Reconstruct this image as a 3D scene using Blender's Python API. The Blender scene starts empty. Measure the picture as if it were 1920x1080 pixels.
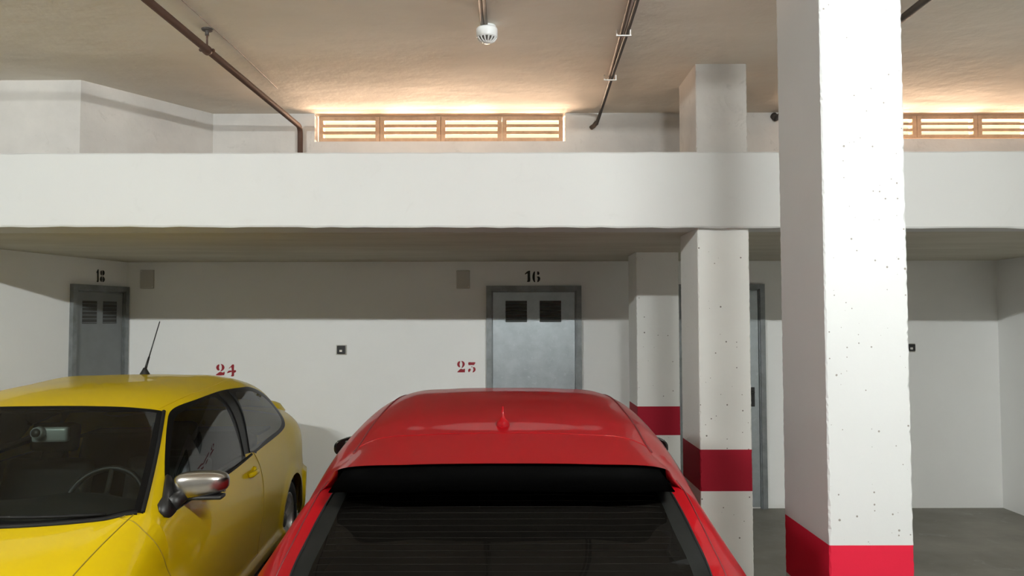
import bpy, bmesh, math, random
import numpy as np
from mathutils import Vector, Matrix

random.seed(7)
scene = bpy.context.scene
COL = scene.collection

# ------------------------------------------------------------------ camera
F = 1440.0
H = 1.75
PITCH = math.atan(60.0 / F)
ROLL = 0.0022
_f = Vector((0, math.cos(PITCH), math.sin(PITCH)))
_u0 = Vector((0, -math.sin(PITCH), math.cos(PITCH)))
_r0 = Vector((1, 0, 0))
_r = (_r0 * math.cos(ROLL) - _u0 * math.sin(ROLL)).normalized()
_u = (_u0 * math.cos(ROLL) + _r0 * math.sin(ROLL)).normalized()
cam_d = bpy.data.cameras.new('camera')
cam_d.sensor_width = 36.0
cam_d.lens = F / 1920 * 36.0
cam_d.clip_start = 0.02
cam = bpy.data.objects.new('camera', cam_d)
M = Matrix(((_r.x, _u.x, -_f.x, 0), (_r.y, _u.y, -_f.y, 0), (_r.z, _u.z, -_f.z, H), (0, 0, 0, 1)))
cam.matrix_world = M
COL.objects.link(cam)
scene.camera = cam
CAMLOC = Vector((0, 0, H))

def ray(px, py):
    return (_f + _r * ((px - 960) / F) - _u * ((py - 540) / F))
def onY(px, py, Y):
    r = ray(px, py); return CAMLOC + r * (Y / r.y)
def onZ(px, py, Z):
    r = ray(px, py); return CAMLOC + r * ((Z - H) / r.z)

# ------------------------------------------------------------------ world, light, exposure
scene.view_settings.view_transform = 'Standard'
scene.view_settings.look = 'None'
scene.view_settings.gamma = 1.0
scene.view_settings.use_curve_mapping = False
scene.view_settings.exposure = 0.0
w = bpy.data.worlds.new('daylight'); scene.world = w
w.use_nodes = True
bg = w.node_tree.nodes['Background']
bg.inputs['Color'].default_value = (1.0, 0.88, 0.55, 1)
bg.inputs['Strength'].default_value = 1.3

LAMP_COL = (0.96, 1.0, 0.985)
LAMP_E = 1240.0      # emission of the fluorescent tubes (built with their lamps further down)
LAMPS = [(1.38, 0.42, 3.165, .90, 1.15), (-3.0, 0.42, 3.165, 1.0, .90)]
# daylight bouncing off the sunny ground outside the two vents
for x0, x1 in ((-1.46, 0.40), (2.12, 3.97)):
    l = bpy.data.lights.new('vent_daylight', 'AREA')
    l.shape = 'RECTANGLE'; l.size = x1 - x0; l.size_y = 1.1
    l.energy = 1120.0; l.color = (1.0, 0.70, 0.49)
    o = bpy.data.objects.new('vent_daylight', l)
    o.location = ((x0 + x1) / 2, 6.70, 2.84)
    o.rotation_euler = (math.radians(180 + 40), 0, 0)
    COL.objects.link(o)

# ------------------------------------------------------------------ helpers
def tag(o, label, cat, group=None):
    o['label'] = label; o['category'] = cat
    if group: o['group'] = group
    return o
def structure(o, label=None, cat=None):
    o['kind'] = 'structure'
    if label: o['label'] = label
    if cat: o['category'] = cat
    return o
def mesh_obj(name, verts, faces, mat, parent=None, smooth=False, mats=None, fmat=None):
    me = bpy.data.meshes.new(name)
    me.from_pydata([tuple(v) for v in verts], [], [tuple(f) for f in faces])
    for m in (mats or [mat]): me.materials.append(m)
    if fmat is not None:
        me.polygons.foreach_set('material_index', fmat)
    if smooth: me.polygons.foreach_set('use_smooth', [True] * len(me.polygons))
    me.update()
    o = bpy.data.objects.new(name, me)
    COL.objects.link(o)
    if parent: o.parent = parent
    return o
def empty(name, loc=(0, 0, 0), rz=0):
    o = bpy.data.objects.new(name, None); o.location = loc; o.rotation_euler = (0, 0, rz)
    o.empty_display_size = 0.1
    COL.objects.link(o); return o
def copy_tree(o, parent=None):
    c = o.copy(); COL.objects.link(c); c.parent = parent
    for ch in list(o.children): copy_tree(ch, c)
    return c
class MB:
    def __init__(s): s.v = []; s.f = []
    def add(s, v, f):
        n = len(s.v); s.v += [tuple(a) for a in v]; s.f += [tuple(i + n for i in a) for a in f]; return s
    def box(s, x0, x1, y0, y1, z0, z1):
        return s.add([(x0,y0,z0),(x1,y0,z0),(x1,y1,z0),(x0,y1,z0),(x0,y0,z1),(x1,y0,z1),(x1,y1,z1),(x0,y1,z1)],
                     [(0,3,2,1),(4,5,6,7),(0,1,5,4),(1,2,6,5),(2,3,7,6),(3,0,4,7)])
    def bbox(s, x0, x1, y0, y1, z0, z1, b):
        bm = bmesh.new(); bmesh.ops.create_cube(bm, size=1)
        for v in bm.verts:
            v.co = Vector(((x0+x1)/2 + v.co.x*(x1-x0), (y0+y1)/2 + v.co.y*(y1-y0), (z0+z1)/2 + v.co.z*(z1-z0)))
        bmesh.ops.bevel(bm, geom=bm.edges[:], offset=b, segments=2, affect='EDGES', profile=.6)
        bm.verts.index_update()
        s.add([v.co[:] for v in bm.verts], [[v.index for v in f.verts] for f in bm.faces]); bm.free(); return s
    def tube(s, pts, r, n=12, cap=True):
        pts = [Vector(p) for p in pts]; rs = r if isinstance(r, (list, tuple)) else [r] * len(pts)
        rings = []; prev = None
        for i, p in enumerate(pts):
            if i == 0: t = pts[1] - pts[0]
            elif i == len(pts) - 1: t = pts[-1] - pts[-2]
            else: t = (pts[i+1]-pts[i]).normalized() + (pts[i]-pts[i-1]).normalized()
            t.normalize()
            if prev is None:
                a = Vector((0,0,1)) if abs(t.z) < .9 else Vector((1,0,0))
                prev = t.cross(a).normalized()
            prev = (prev - t * prev.dot(t)).normalized()
            b = t.cross(prev)
            rings.append([p + (prev*math.cos(2*math.pi*k/n) + b*math.sin(2*math.pi*k/n)) * rs[i] for k in range(n)])
        v = [q for rg in rings for q in rg]; f = []
        for i in range(len(rings)-1):
            for k in range(n):
                f.append((i*n+k, i*n+(k+1)%n, (i+1)*n+(k+1)%n, (i+1)*n+k))
        if cap:
            f.append(tuple(range(n))[::-1]); f.append(tuple((len(rings)-1)*n + k for k in range(n)))
        return s.add(v, f)
    def lathe(s, prof, axis='z', n=32, origin=(0,0,0), close=False):
        v = []; f = []; m = len(prof)
        for k in range(n):
            a = 2*math.pi*k/n
            for r, h in prof:
                if axis == 'z': q = (r*math.cos(a), r*math.sin(a), h)
                elif axis == 'y': q = (r*math.cos(a), h, r*math.sin(a))
                else: q = (h, r*math.cos(a), r*math.sin(a))
                v.append((q[0]+origin[0], q[1]+origin[1], q[2]+origin[2]))
        for k in range(n):
            for i in range(m-1):
                f.append((k*m+i, ((k+1)%n)*m+i, ((k+1)%n)*m+i+1, k*m+i+1))
        return s.add(v, f)
    def prism(s, poly, fn, h0, h1):
        n = len(poly); v = [fn(a, b, h0) for a, b in poly] + [fn(a, b, h1) for a, b in poly]
        f = [tuple(range(n))[::-1], tuple(range(n, 2*n))] + [(i, (i+1)%n, n+(i+1)%n, n+i) for i in range(n)]
        return s.add(v, f)
    def build(s, name, mat, parent=None, smooth=False, fix=True):
        o = mesh_obj(name, s.v, s.f, mat, parent, smooth)
        if fix:
            bm = bmesh.new(); bm.from_mesh(o.data); bmesh.ops.recalc_face_normals(bm, faces=bm.faces[:]); bm.to_mesh(o.data); bm.free()
        return o

# ------------------------------------------------------------------ materials
def newmat(name):
    m = bpy.data.materials.new(name); m.use_nodes = True
    nt = m.node_tree
    return m, nt, nt.nodes['Principled BSDF']
def simple(name, col, rough=.5, metal=0., spec=.5, coat=0., bump=0., bscale=60.):
    m, nt, b = newmat(name)
    b.inputs['Base Color'].default_value = (*col, 1); b.inputs['Roughness'].default_value = rough
    b.inputs['Metallic'].default_value = metal; b.inputs['Specular IOR Level'].default_value = spec
    if coat: b.inputs['Coat Weight'].default_value = coat; b.inputs['Coat Roughness'].default_value = .03
    if bump:
        tc = nt.nodes.new('ShaderNodeTexCoord'); n = nt.nodes.new('ShaderNodeTexNoise'); n.inputs['Scale'].default_value = bscale
        n.inputs['Detail'].default_value = 6
        bp = nt.nodes.new('ShaderNodeBump'); bp.inputs['Strength'].default_value = bump; bp.inputs['Distance'].default_value = .004
        nt.links.new(tc.outputs['Object'], n.inputs['Vector']); nt.links.new(n.outputs['Fac'], bp.inputs['Height'])
        nt.links.new(bp.outputs['Normal'], b.inputs['Normal'])
    return m
def N(nt, t, **kw):
    n = nt.nodes.new(t)
    for k, v in kw.items():
        if k in n.inputs: n.inputs[k].default_value = v
        else: setattr(n, k, v)
    return n
def mottled(name, c1, c2, scale=1.5, rough=.8, bump=.15, bscale=40, stretch=(1, 1, 1), c3=None, pits=0., pit_scale=9., bdist=.006, band=None, bandcol=None, detail=8, lo=.35, hi=.68):
    m, nt, b = newmat(name); L = nt.links.new
    tc = N(nt, 'ShaderNodeTexCoord'); mp = N(nt, 'ShaderNodeMapping'); mp.inputs['Scale'].default_value = stretch
    L(tc.outputs['Object'], mp.inputs['Vector'])
    n1 = N(nt, 'ShaderNodeTexNoise', Scale=scale, Detail=detail, Roughness=.6); L(mp.outputs['Vector'], n1.inputs['Vector'])
    r1 = N(nt, 'ShaderNodeMapRange'); r1.inputs['From Min'].default_value = lo; r1.inputs['From Max'].default_value = hi
    L(n1.outputs['Fac'], r1.inputs['Value'])
    mx = N(nt, 'ShaderNodeMix', data_type='RGBA'); mx.inputs[6].default_value = (*c1, 1); mx.inputs[7].default_value = (*c2, 1)
    L(r1.outputs['Result'], mx.inputs['Factor'])
    out = mx.outputs[2]
    if c3:
        n2 = N(nt, 'ShaderNodeTexNoise', Scale=scale*3.7, Detail=10, Roughness=.7, Distortion=.8); L(mp.outputs['Vector'], n2.inputs['Vector'])
        r2 = N(nt, 'ShaderNodeMapRange'); r2.inputs['From Min'].default_value = .58; r2.inputs['From Max'].default_value = .75
        L(n2.outputs['Fac'], r2.inputs['Value'])
        m2 = N(nt, 'ShaderNodeMix', data_type='RGBA'); L(r2.outputs['Result'], m2.inputs['Factor']); L(out, m2.inputs[6]); m2.inputs[7].default_value = (*c3, 1)
        out = m2.outputs[2]
    nb = N(nt, 'ShaderNodeTexNoise', Scale=bscale, Detail=6); L(tc.outputs['Object'], nb.inputs['Vector'])
    height = nb.outputs['Fac']
    if pits:
        vo = N(nt, 'ShaderNodeTexVoronoi', Scale=pit_scale); L(tc.outputs['Object'], vo.inputs['Vector'])
        # random size per cell
        sc = N(nt, 'ShaderNodeSeparateColor'); L(vo.outputs['Color'], sc.inputs[0])
        pw = N(nt, 'ShaderNodeMath', operation='POWER'); L(sc.outputs[0], pw.inputs[0]); pw.inputs[1].default_value = 3.0
        ml = N(nt, 'ShaderNodeMath', operation='MULTIPLY'); L(pw.outputs[0], ml.inputs[0]); ml.inputs[1].default_value = pits
        lt = N(nt, 'ShaderNodeMath', operation='LESS_THAN'); L(vo.outputs['Distance'], lt.inputs[0]); L(ml.outputs[0], lt.inputs[1])
        m4 = N(nt, 'ShaderNodeMix', data_type='RGBA'); L(lt.outputs[0], m4.inputs['Factor']); L(out, m4.inputs[6]); m4.inputs[7].default_value = (.22, .20, .18, 1)
        out = m4.outputs[2]
    if band:
        sx = N(nt, 'ShaderNodeSeparateXYZ'); L(tc.outputs['Object'], sx.inputs[0])
        a = N(nt, 'ShaderNodeMath', operation='GREATER_THAN'); L(sx.outputs['Z'], a.inputs[0]); a.inputs[1].default_value = band[0]
        c = N(nt, 'ShaderNodeMath', operation='LESS_THAN'); L(sx.outputs['Z'], c.inputs[0]); c.inputs[1].default_value = band[1]
        mu = N(nt, 'ShaderNodeMath', operation='MULTIPLY'); L(a.outputs[0], mu.inputs[0]); L(c.outputs[0], mu.inputs[1])
        m3 = N(nt, 'ShaderNodeMix', data_type='RGBA'); L(mu.outputs[0], m3.inputs['Factor']); L(out, m3.inputs[6]); m3.inputs[7].default_value = (*bandcol, 1)
        out = m3.outputs[2]
    L(out, b.inputs['Base Color'])
    bp = N(nt, 'ShaderNodeBump'); bp.inputs['Strength'].default_value = bump; bp.inputs['Distance'].default_value = bdist
    L(height, bp.inputs['Height']); L(bp.outputs['Normal'], b.inputs['Normal'])
    b.inputs['Roughness'].default_value = rough; b.inputs['Specular IOR Level'].default_value = .3
    return m
RED_PAINT = (.50, .006, .030)
MAT = {}
MAT['wall'] = mottled('white_wall_paint', (.92, .92, .90), (.89, .89, .87), 1.2, .75, .08, 30)  # white lightened to make up for lamplight fading towards the back wall
MAT['beam'] = mottled('white_beam_paint_dimmed', (.62, .625, .61), (.605, .605, .592), 1.5, .7, .08, 25, c3=(.58, .58, .565))  # white greyed to offset the stronger lamplight close to the lamps
MAT['ceiling'] = mottled('ceiling_plaster', (.83, .78, .70), (.74, .69, .61), .9, .9, .45, 9, (1, 2.2, 1), c3=(.78, .70, .615), bdist=.014)
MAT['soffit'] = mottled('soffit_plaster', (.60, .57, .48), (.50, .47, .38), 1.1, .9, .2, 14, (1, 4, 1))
MAT['upper'] = mottled('raw_upper_wall', (.63, .605, .57), (.52, .50, .475), 2.2, .9, .35, 22, c3=(.45, .43, .40))
MAT['ledge'] = mottled('ledge_concrete', (.5, .47, .43), (.4, .37, .33), 3, .9, .3, 22)
MAT['floor'] = mottled('floor_concrete', (.29, .27, .232), (.165, .155, .132), 1.1, .55, .10, 30, c3=(.34, .33, .30))
MAT['vent'] = mottled('vent_concrete', (.52, .36, .24), (.42, .28, .18), 14, .9, .5, 60, c3=(.25, .15, .09))
MAT['galv'] = mottled('galvanized_steel', (.42, .46, .48), (.34, .375, .39), 7, .36, .02, 120, c3=(.5, .54, .56))
bb = MAT['galv'].node_tree.nodes['Principled BSDF']; bb.inputs['Metallic'].default_value = .75; bb.inputs['Roughness'].default_value = .42
MAT['galv_dark'] = mottled('door_frame_steel', (.28, .30, .31), (.20, .21, .21), 9, .5, .05, 90)
MAT['galv_dark'].node_tree.nodes['Principled BSDF'].inputs['Metallic'].default_value = .5
MAT['door_grey'] = mottled('grey_painted_steel', (.22, .235, .24), (.19, .20, .205), 4, .5, .03, 90)
MAT['dark'] = simple('louvre_dark', (.05, .05, .045), .7)
MAT['black'] = simple('black_plastic', (.012, .012, .012), .45)
MAT['rubber'] = simple('black_rubber', (.007, .007, .007), .65, spec=.2)
MAT['white_plastic'] = simple('white_plastic', (.78, .80, .80), .35)
MAT['grille_dark'] = simple('detector_slot', (.10, .09, .08), .6)
MAT['boxgrey'] = simple('junction_box_cover', (.55, .53, .48), .6)
MAT['pipe'] = simple('brown_pipe_paint', (.085, .048, .035), .6, bump=.1, spec=.2)
MAT['conduit'] = simple('dark_conduit', (.07, .060, .053), .55, spec=.25)
MAT['conduit2'] = simple('brown_conduit', (.12, .085, .065), .55, spec=.25)
MAT['conduit3'] = simple('beige_conduit', (.26, .225, .19), .6, spec=.25)
MAT['clip'] = simple('zinc_clip', (.75, .73, .70), .35, .6)
MAT['red_mark'] = simple('red_stencil_paint', (.32, .008, .02), .6)
MAT['black_mark'] = simple('black_stencil_paint', (.015, .015, .013), .6)
MAT['lamp'] = simple('lamp_housing', (.8, .8, .8), .4)
MAT['wire'] = simple('thin_cord', (.20, .17, .14), .6)
def emis(name, col, s):
    m, nt, b = newmat(name); b.inputs['Emission Color'].default_value = (*col, 1); b.inputs['Emission Strength'].default_value = s
    b.inputs['Base Color'].default_value = (.8, .8, .8, 1); return m
def car_paint(name, col, rough=.28, coat=.45):
    m, nt, b = newmat(name)
    b.inputs['Base Color'].default_value = (*col, 1); b.inputs['Roughness'].default_value = rough
    b.inputs['Coat Weight'].default_value = coat; b.inputs['Coat Roughness'].default_value = .02
    b.inputs['Specular IOR Level'].default_value = .05
    return m
MAT['yellow'] = car_paint('yellow_car_paint', (.58, .41, .003), .35)
MAT['red'] = car_paint('red_car_paint', (.235, .0014, .0045), .4, .38)
def glass(name, tint, ior=1.5, glow_mix=0.):
    m = bpy.data.materials.new(name); m.use_nodes = True; nt = m.node_tree; nt.nodes.clear()
    o = N(nt, 'ShaderNodeOutputMaterial'); t = N(nt, 'ShaderNodeBsdfTransparent'); t.inputs['Color'].default_value = (*tint, 1)
    g = N(nt, 'ShaderNodeBsdfGlossy'); g.inputs['Roughness'].default_value = .015
    fr = N(nt, 'ShaderNodeFresnel'); fr.inputs['IOR'].default_value = ior
    mx = N(nt, 'ShaderNodeMixShader')
    base = t
    if glow_mix:   # diffuse tone standing in for the pane's even, faint glow
        df = N(nt, 'ShaderNodeBsdfDiffuse'); df.inputs['Color'].default_value = (.026, .023, .019, 1)
        base = N(nt, 'ShaderNodeMixShader'); base.inputs[0].default_value = glow_mix
        nt.links.new(t.outputs[0], base.inputs[1]); nt.links.new(df.outputs[0], base.inputs[2])
    nt.links.new(fr.outputs[0], mx.inputs[0]); nt.links.new(base.outputs[0], mx.inputs[1]); nt.links.new(g.outputs[0], mx.inputs[2])
    nt.links.new(mx.outputs[0], o.inputs['Surface'])
    return m
MAT['glass'] = glass('clear_car_glass', (.50, .56, .53))
MAT['tint'] = glass('tinted_rear_glass', (.07, .07, .063), 1.26, .13)
MAT['frit'] = simple('black_glass_border', (.004, .004, .004), .35, spec=.08)
MAT['gloss_black'] = simple('gloss_black', (.004, .004, .004), .12)
MAT['interior'] = simple('dark_interior', (.016, .016, .015), .7)
MAT['interior2'] = simple('dark_fabric', (.022, .022, .021), .9)
MAT['mirror_chrome'] = simple('brushed_mirror_cap', (.62, .60, .57), .25, 1.0)
MAT['silver'] = simple('silver_mirror_back', (.45, .47, .45), .4, .2)
MAT['mirror_glass'] = simple('mirror_glass', (.6, .6, .6), .03, 1.0)
MAT['alloy'] = simple('alloy_rim', (.55, .54, .53), .3, .8)
MAT['alloy_dark'] = simple('dark_alloy_recess', (.06, .06, .06), .5, .3)
MAT['gap'] = simple('panel_gap', (.26, .185, .008), .7)
MAT['gap_red'] = simple('panel_gap_shadow', (.10, .004, .006), .5)
MAT['defrost'] = simple('defroster_wire', (.012, .011, .010), .9, spec=0.)
MAT['amber'] = simple('amber_lens', (.8, .25, .02), .15)
MAT['lens'] = simple('clear_lamp_lens', (.75, .78, .80), .08)
MAT['tail'] = simple('red_lamp_lens', (.35, .01, .01), .1)

# ------------------------------------------------------------------ room shell
D_BACK = 7.2      # back wall of the bays
D_BEAM = 4.55     # face of the white beam
D_UP = 5.70       # upper wall with the vents
Z_SOF = 2.30
Z_BTOP = onY(960, 285, D_BEAM).z
Z_CEIL = 3.30
X_R = 4.55
XL0, XL1 = -3.615, -4.16   # left bay wall: at the back wall / at the beam
X_ROOM = -7.5
Y_REAR = -11.0

structure(MB().box(X_ROOM - .2, X_R + .2, Y_REAR - .2, D_BACK + .2, -.15, 0).build('floor', MAT['floor']), 'grey stained concrete garage floor', 'floor')
structure(MB().box(X_ROOM - .2, X_R + .2, Y_REAR - .2, D_UP + .25, Z_CEIL, Z_CEIL + .25).build('ceiling', MAT['ceiling']), 'uneven beige plaster ceiling of the garage', 'ceiling')
structure(MB().box(-4.4, X_R + .2, D_BACK, D_BACK + .2, 0, 2.5).build('wall_back', MAT['wall']), 'white back wall of the parking bays', 'wall')
structure(MB().box(X_R, X_R + .2, Y_REAR - .2, D_BACK, 0, Z_CEIL).build('wall_right', MAT['wall']), 'white side wall at the empty bay', 'wall')
structure(MB().box(X_ROOM - .2, X_ROOM, Y_REAR - .2, D_BEAM + .3, 0, Z_CEIL).build('wall_left', MAT['wall']), 'white side wall running beside the parked cars', 'wall')
structure(MB().box(X_ROOM, X_R, Y_REAR - .2, Y_REAR, 0, Z_CEIL).build('wall_front', MAT['wall']), 'white wall on the far side of the aisle', 'wall')
# skewed wall beside the yellow car
structure(MB().prism([(XL0, D_BACK), (XL1, D_BEAM + .25), (X_ROOM, D_BEAM + .25), (X_ROOM, D_BACK)], lambda a, b, h: (a, b, h), 0, 2.45).build('wall_bay_left', MAT['wall']), 'white skewed side wall with the grey door', 'wall')
# soffit slab over the bays
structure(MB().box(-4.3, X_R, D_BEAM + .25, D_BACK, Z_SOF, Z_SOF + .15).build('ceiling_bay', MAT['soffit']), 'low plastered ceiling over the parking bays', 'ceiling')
structure(MB().box(-4.3, X_R, D_BEAM + .25, D_UP + .1, Z_SOF + .15, Z_SOF + .25).build('trim_1', MAT['ledge']), 'dusty concrete ledge behind the white beam', 'ledge')
# beam with slightly irregular lower edge
def beam():
    mb = MB(); n = 120; x0, x1 = X_ROOM, X_R
    rnd = random.Random(3); v = []; f = []
    for i in range(n + 1):
        x = x0 + (x1 - x0) * i / n
        e = rnd.uniform(-.0035, .0035); t = rnd.uniform(-.002, .002)
        y0, y1 = D_BEAM, D_BEAM + .27
        sl = -.0006 * x * 6   # the beam edge runs a touch out of level
        v += [(x, y0 + .006, Z_SOF + e + sl), (x, y0, Z_SOF + .010 + e * .6 + sl), (x, y0, Z_BTOP - .008 + t), (x, y0 + .008, Z_BTOP + t), (x, y1, Z_BTOP), (x, y1, Z_SOF - .0)]
    for i in range(n):
        for k in range(6):
            f.append((i*6+k, (i+1)*6+k, (i+1)*6+(k+1)%6, i*6+(k+1)%6))
    f.append(tuple(range(6))); f.append(tuple(n*6 + k for k in range(6)))
    mb.add(v, f); return mb.build('wall_beam', MAT['beam'])
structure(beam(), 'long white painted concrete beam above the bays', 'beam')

# upper wall: frontal part with two vent openings, skewed part, near left part
pA = onZ(152, 150, Z_CEIL); pB = onZ(395, 210, Z_CEIL)
V1 = (onY(590, 240, D_UP).x, onY(1060, 240, D_UP).x)
V2 = (2.14, 4.01)
ZV0 = onY(830, 265, D_UP).z; ZV1 = onY(830, 212.5, D_UP).z
zb = Z_SOF + .25
up = MB()
TH = .30
up.box(pB.x, V1[0], D_UP, D_UP + TH, zb, Z_CEIL)
up.box(V1[0], V1[1], D_UP, D_UP + TH, zb, ZV0)
up.box(V1[1], V2[0], D_UP, D_UP + TH, zb, Z_CEIL)
up.box(V2[0], V2[1], D_UP, D_UP + TH, zb, ZV0 + .012)
up.box(V2[1], X_R, D_UP, D_UP + TH, zb, Z_CEIL)
structure(up.build('wall_upper', MAT['upper']), 'blotchy raw concrete wall holding the ventilation openings', 'wall')
structure(MB().prism([(pB.x, D_UP), (pA.x, pA.y), (pA.x - .25, pA.y + .25), (pB.x, D_UP + .35)], lambda a, b, h: (a, b, h), zb, Z_CEIL).build('wall_upper_skew', MAT['upper']), 'slanting raw concrete wall crossed by the pipe shadow', 'wall')
structure(MB().prism([(pA.x, pA.y), (X_ROOM, pA.y + .02), (X_ROOM, pA.y + .3), (pA.x - .1, pA.y + .3)], lambda a, b, h: (a, b, h), zb, Z_CEIL).build('wall_upper_left', MAT['upper']), 'raw concrete wall above the beam over the grey door', 'wall')
# sunny ground strip outside the vents
structure(MB().box(-2.2, X_R + .2, D_UP + TH, 9.0, 2.6, 2.78).build('trim_2', MAT['ledge']), 'sunlit concrete ground outside the vents', 'ground')

# ------------------------------------------------------------------ concrete columns
def column(name, x0, x1, y0, y1, z0, z1, band, label, seed, redcol=RED_PAINT, pits=.10, pit_scale=16., mat=None, tone=(.84, .84, .81)):
    rnd = random.Random(seed); mb = MB(); n = max(4, int((z1 - z0) / .014)); v = []; f = []
    base = rnd.uniform(.004, .006)
    for i in range(n + 1):
        z = z0 + (z1 - z0) * i / n
        c = [max(.002, base + rnd.gauss(0, .0016) + (rnd.random() < .04) * .004) for _ in range(4)]
        v += [(x0 + c[0], y0, z), (x1 - c[1], y0, z), (x1, y0 + c[1], z), (x1, y1 - c[2], z), (x1 - c[2], y1, z), (x0 + c[3], y1, z), (x0, y1 - c[3], z), (x0, y0 + c[0], z)]
    for i in range(n):
        for k in range(8): f.append((i*8+k, i*8+(k+1)%8, (i+1)*8+(k+1)%8, (i+1)*8+k))
    f.append(tuple(range(8))[::-1]); f.append(tuple(n*8 + k for k in range(8)))
    mb.add(v, f)
    m = mat or mottled(name + '_paint', tone, tuple(c*.95 for c in tone), 2.0, .7, .12, 30, pits=pits, pit_scale=pit_scale, band=band, bandcol=redcol)
    o = mb.build(name, m)
    return structure(o, label, 'column')
D1 = 2.84; W1 = .31; DEP = .46
c1x0 = onY(1549, 700, D1).x; c1x1 = onY(1706, 700, D1).x
column('trim_3', c1x0, c1x1, D1, D1 + DEP, 0, Z_CEIL, (onY(1473, 1071, D1 + DEP).z, onY(1640, 1022.5, D1).z), 'white pitted concrete pillar with bright red band standing in the aisle', 11, RED_PAINT, .21, 46., tone=(.50, .505, .50))  # tone greyed to hold down the lamplight on this nearest white pillar
D2 = 4.60
c2x0 = onY(1311, 700, D2).x; c2x1 = onY(1408, 700, D2).x
b2 = (onY(1360, 921, D2).z, onY(1360, 843, D2).z)
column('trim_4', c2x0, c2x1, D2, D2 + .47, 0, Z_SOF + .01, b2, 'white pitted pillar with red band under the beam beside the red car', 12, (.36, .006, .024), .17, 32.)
column('trim_5', c2x0, c2x1, D2, D2 + .46, Z_BTOP - .2, Z_CEIL, None, 'grubby concrete pillar stub rising from the beam to the ceiling', 13, mat=MAT['upper'])
D3 = 6.25
c3x0 = onY(1194, 650, D3).x; c3x1 = onY(1274, 650, D3).x
b3 = (onY(1235, 816, D3).z, onY(1235, 762, D3).z)
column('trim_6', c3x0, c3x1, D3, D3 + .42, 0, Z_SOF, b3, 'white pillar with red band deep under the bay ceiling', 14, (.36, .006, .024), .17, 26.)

# ------------------------------------------------------------------ vents
def vent(x0, x1, z0, z1, nblk, label, y=D_UP + .07):
    root = empty('ventilation_grille', ((x0 + x1) / 2, y, z0))
    root.location = ((x0 + x1) / 2, y, z0)
    cx = (x0 + x1) / 2; w = (x1 - x0) / nblk; h = z1 - z0; dp = .045
    rows = [(.0, .145), (.29, .415), (.56, .685), (.83, 1.0)]
    for b in range(nblk):
        a = x0 + b * w - cx; e = a + w; st = .034
        mb = MB()
        mb.bbox(a + .001, a + st, 0, dp + .02, 0, h, .004); mb.bbox(e - st, e - .001, 0, dp + .02, 0, h, .004)
        mb.bbox(a + st - .004, e - st + .004, .002, dp, rows[0][0]*h, rows[0][1]*h, .004)
        mb.bbox(a + st - .004, e - st + .004, .002, dp, rows[3][0]*h, h, .004)
        blk = mb.build('louvre_block', MAT['vent'], root)
        for r in rows[1:3]:
            MB().bbox(a + st - .003, e - st + .003, .004, dp - .01, r[0]*h, r[1]*h, .004).build('slat', MAT['vent'], blk)
    tag(root, label, 'vent')
ZG = onY(830, 265, D_UP + .07).z
vent(V1[0] + .012, V1[1] - .012, ZG, Z_CEIL - .003, 4, 'four-block concrete louvre vent glowing with daylight between pipe and conduit')
vent(V2[0] + .012, V2[1] - .012, ZG + .020, Z_CEIL - .003, 4, 'concrete louvre vent glowing with daylight, partly behind the tall pillar')

# ------------------------------------------------------------------ doors
def steel_door(name, w, h, leaf_mat, handle, label, louvres=True, mirror=False):
    """local: x along the wall 0..w, y out of the wall (negative = into the room), z up"""
    root = empty(name)
    fr = MB(); t = .045
    fr.box(0, t, -.035, .02, 0, h); fr.box(w - t, w, -.035, .02, 0, h); fr.box(t, w - t, -.035, .02, h - t, h)
    fr.box(t, t + .012, -.02, .02, 0, h - t); fr.box(w - t - .012, w - t, -.02, .02, 0, h - t); fr.box(t, w - t, -.02, .02, h - t - .012, h - t)
    fr.build('door_frame', MAT['galv_dark'], root)
    leaf = MB().bbox(t + .014, w - t - .014, -.010, .012, .015, h - t - .014, .003).build('leaf', leaf_mat, root)
    if louvres:
        for cx in (.315 * w, .675 * w):
            lw = .20 if w > .8 else .17; lz = h - .34; lh = .20
            MB().box(cx - lw/2, cx + lw/2, -.0108, -.004, lz, lz + lh).build('louvre_recess', MAT['dark'], leaf)
            for k in range(6):
                z = lz + .006 + k * lh / 6
                MB().add([(cx-lw/2, -.011, z), (cx+lw/2, -.011, z), (cx+lw/2, -.011, z+.006), (cx-lw/2, -.011, z+.006), (cx-lw/2, -.019, z), (cx+lw/2, -.019, z)],
                         [(0,1,2,3), (4,5,1,0), (3,2,5,4), (0,3,4), (1,5,2)]).build('louvre', leaf_mat, leaf)
    if handle:
        hx = w - t - .075; hz = 1.03
        hd = MB().bbox(hx - .018, hx + .018, -.016, -.009, hz - .09, hz + .09, .003).build('handle_plate', MAT['black'], leaf)
        MB().tube([(hx, -.012, hz + .045), (hx, -.05, hz + .045), (hx - .02, -.055, hz + .045), (hx - .11, -.055, hz + .04)], .009, 10).build('lever', MAT['black'], leaf)
    return tag(root, label, 'door') and root
dl = onY(912, 640, D_BACK).x; dr = onY(1090, 640, D_BACK).x; dz = onY(1000, 536, D_BACK).z
d16 = steel_door('steel_door', dr - dl, dz, MAT['galv'], False, 'galvanized steel door with two louvre panels numbered 16 behind the red car')
d16.location = (dl, D_BACK - .003, 0); d16['kind'] = 'structure'; d16.name = 'door_1'
fl = onY(1271, 640, D_BACK).x; frx = onY(1433, 640, D_BACK).x
d15 = steel_door('steel_door', frx - fl, onY(1425, 533, D_BACK).z, MAT['galv'], True, 'grey steel door with black handle showing between two pillars')
d15.location = (fl, D_BACK - .003, 0); d15['kind'] = 'structure'; d15.name = 'door_2'
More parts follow.
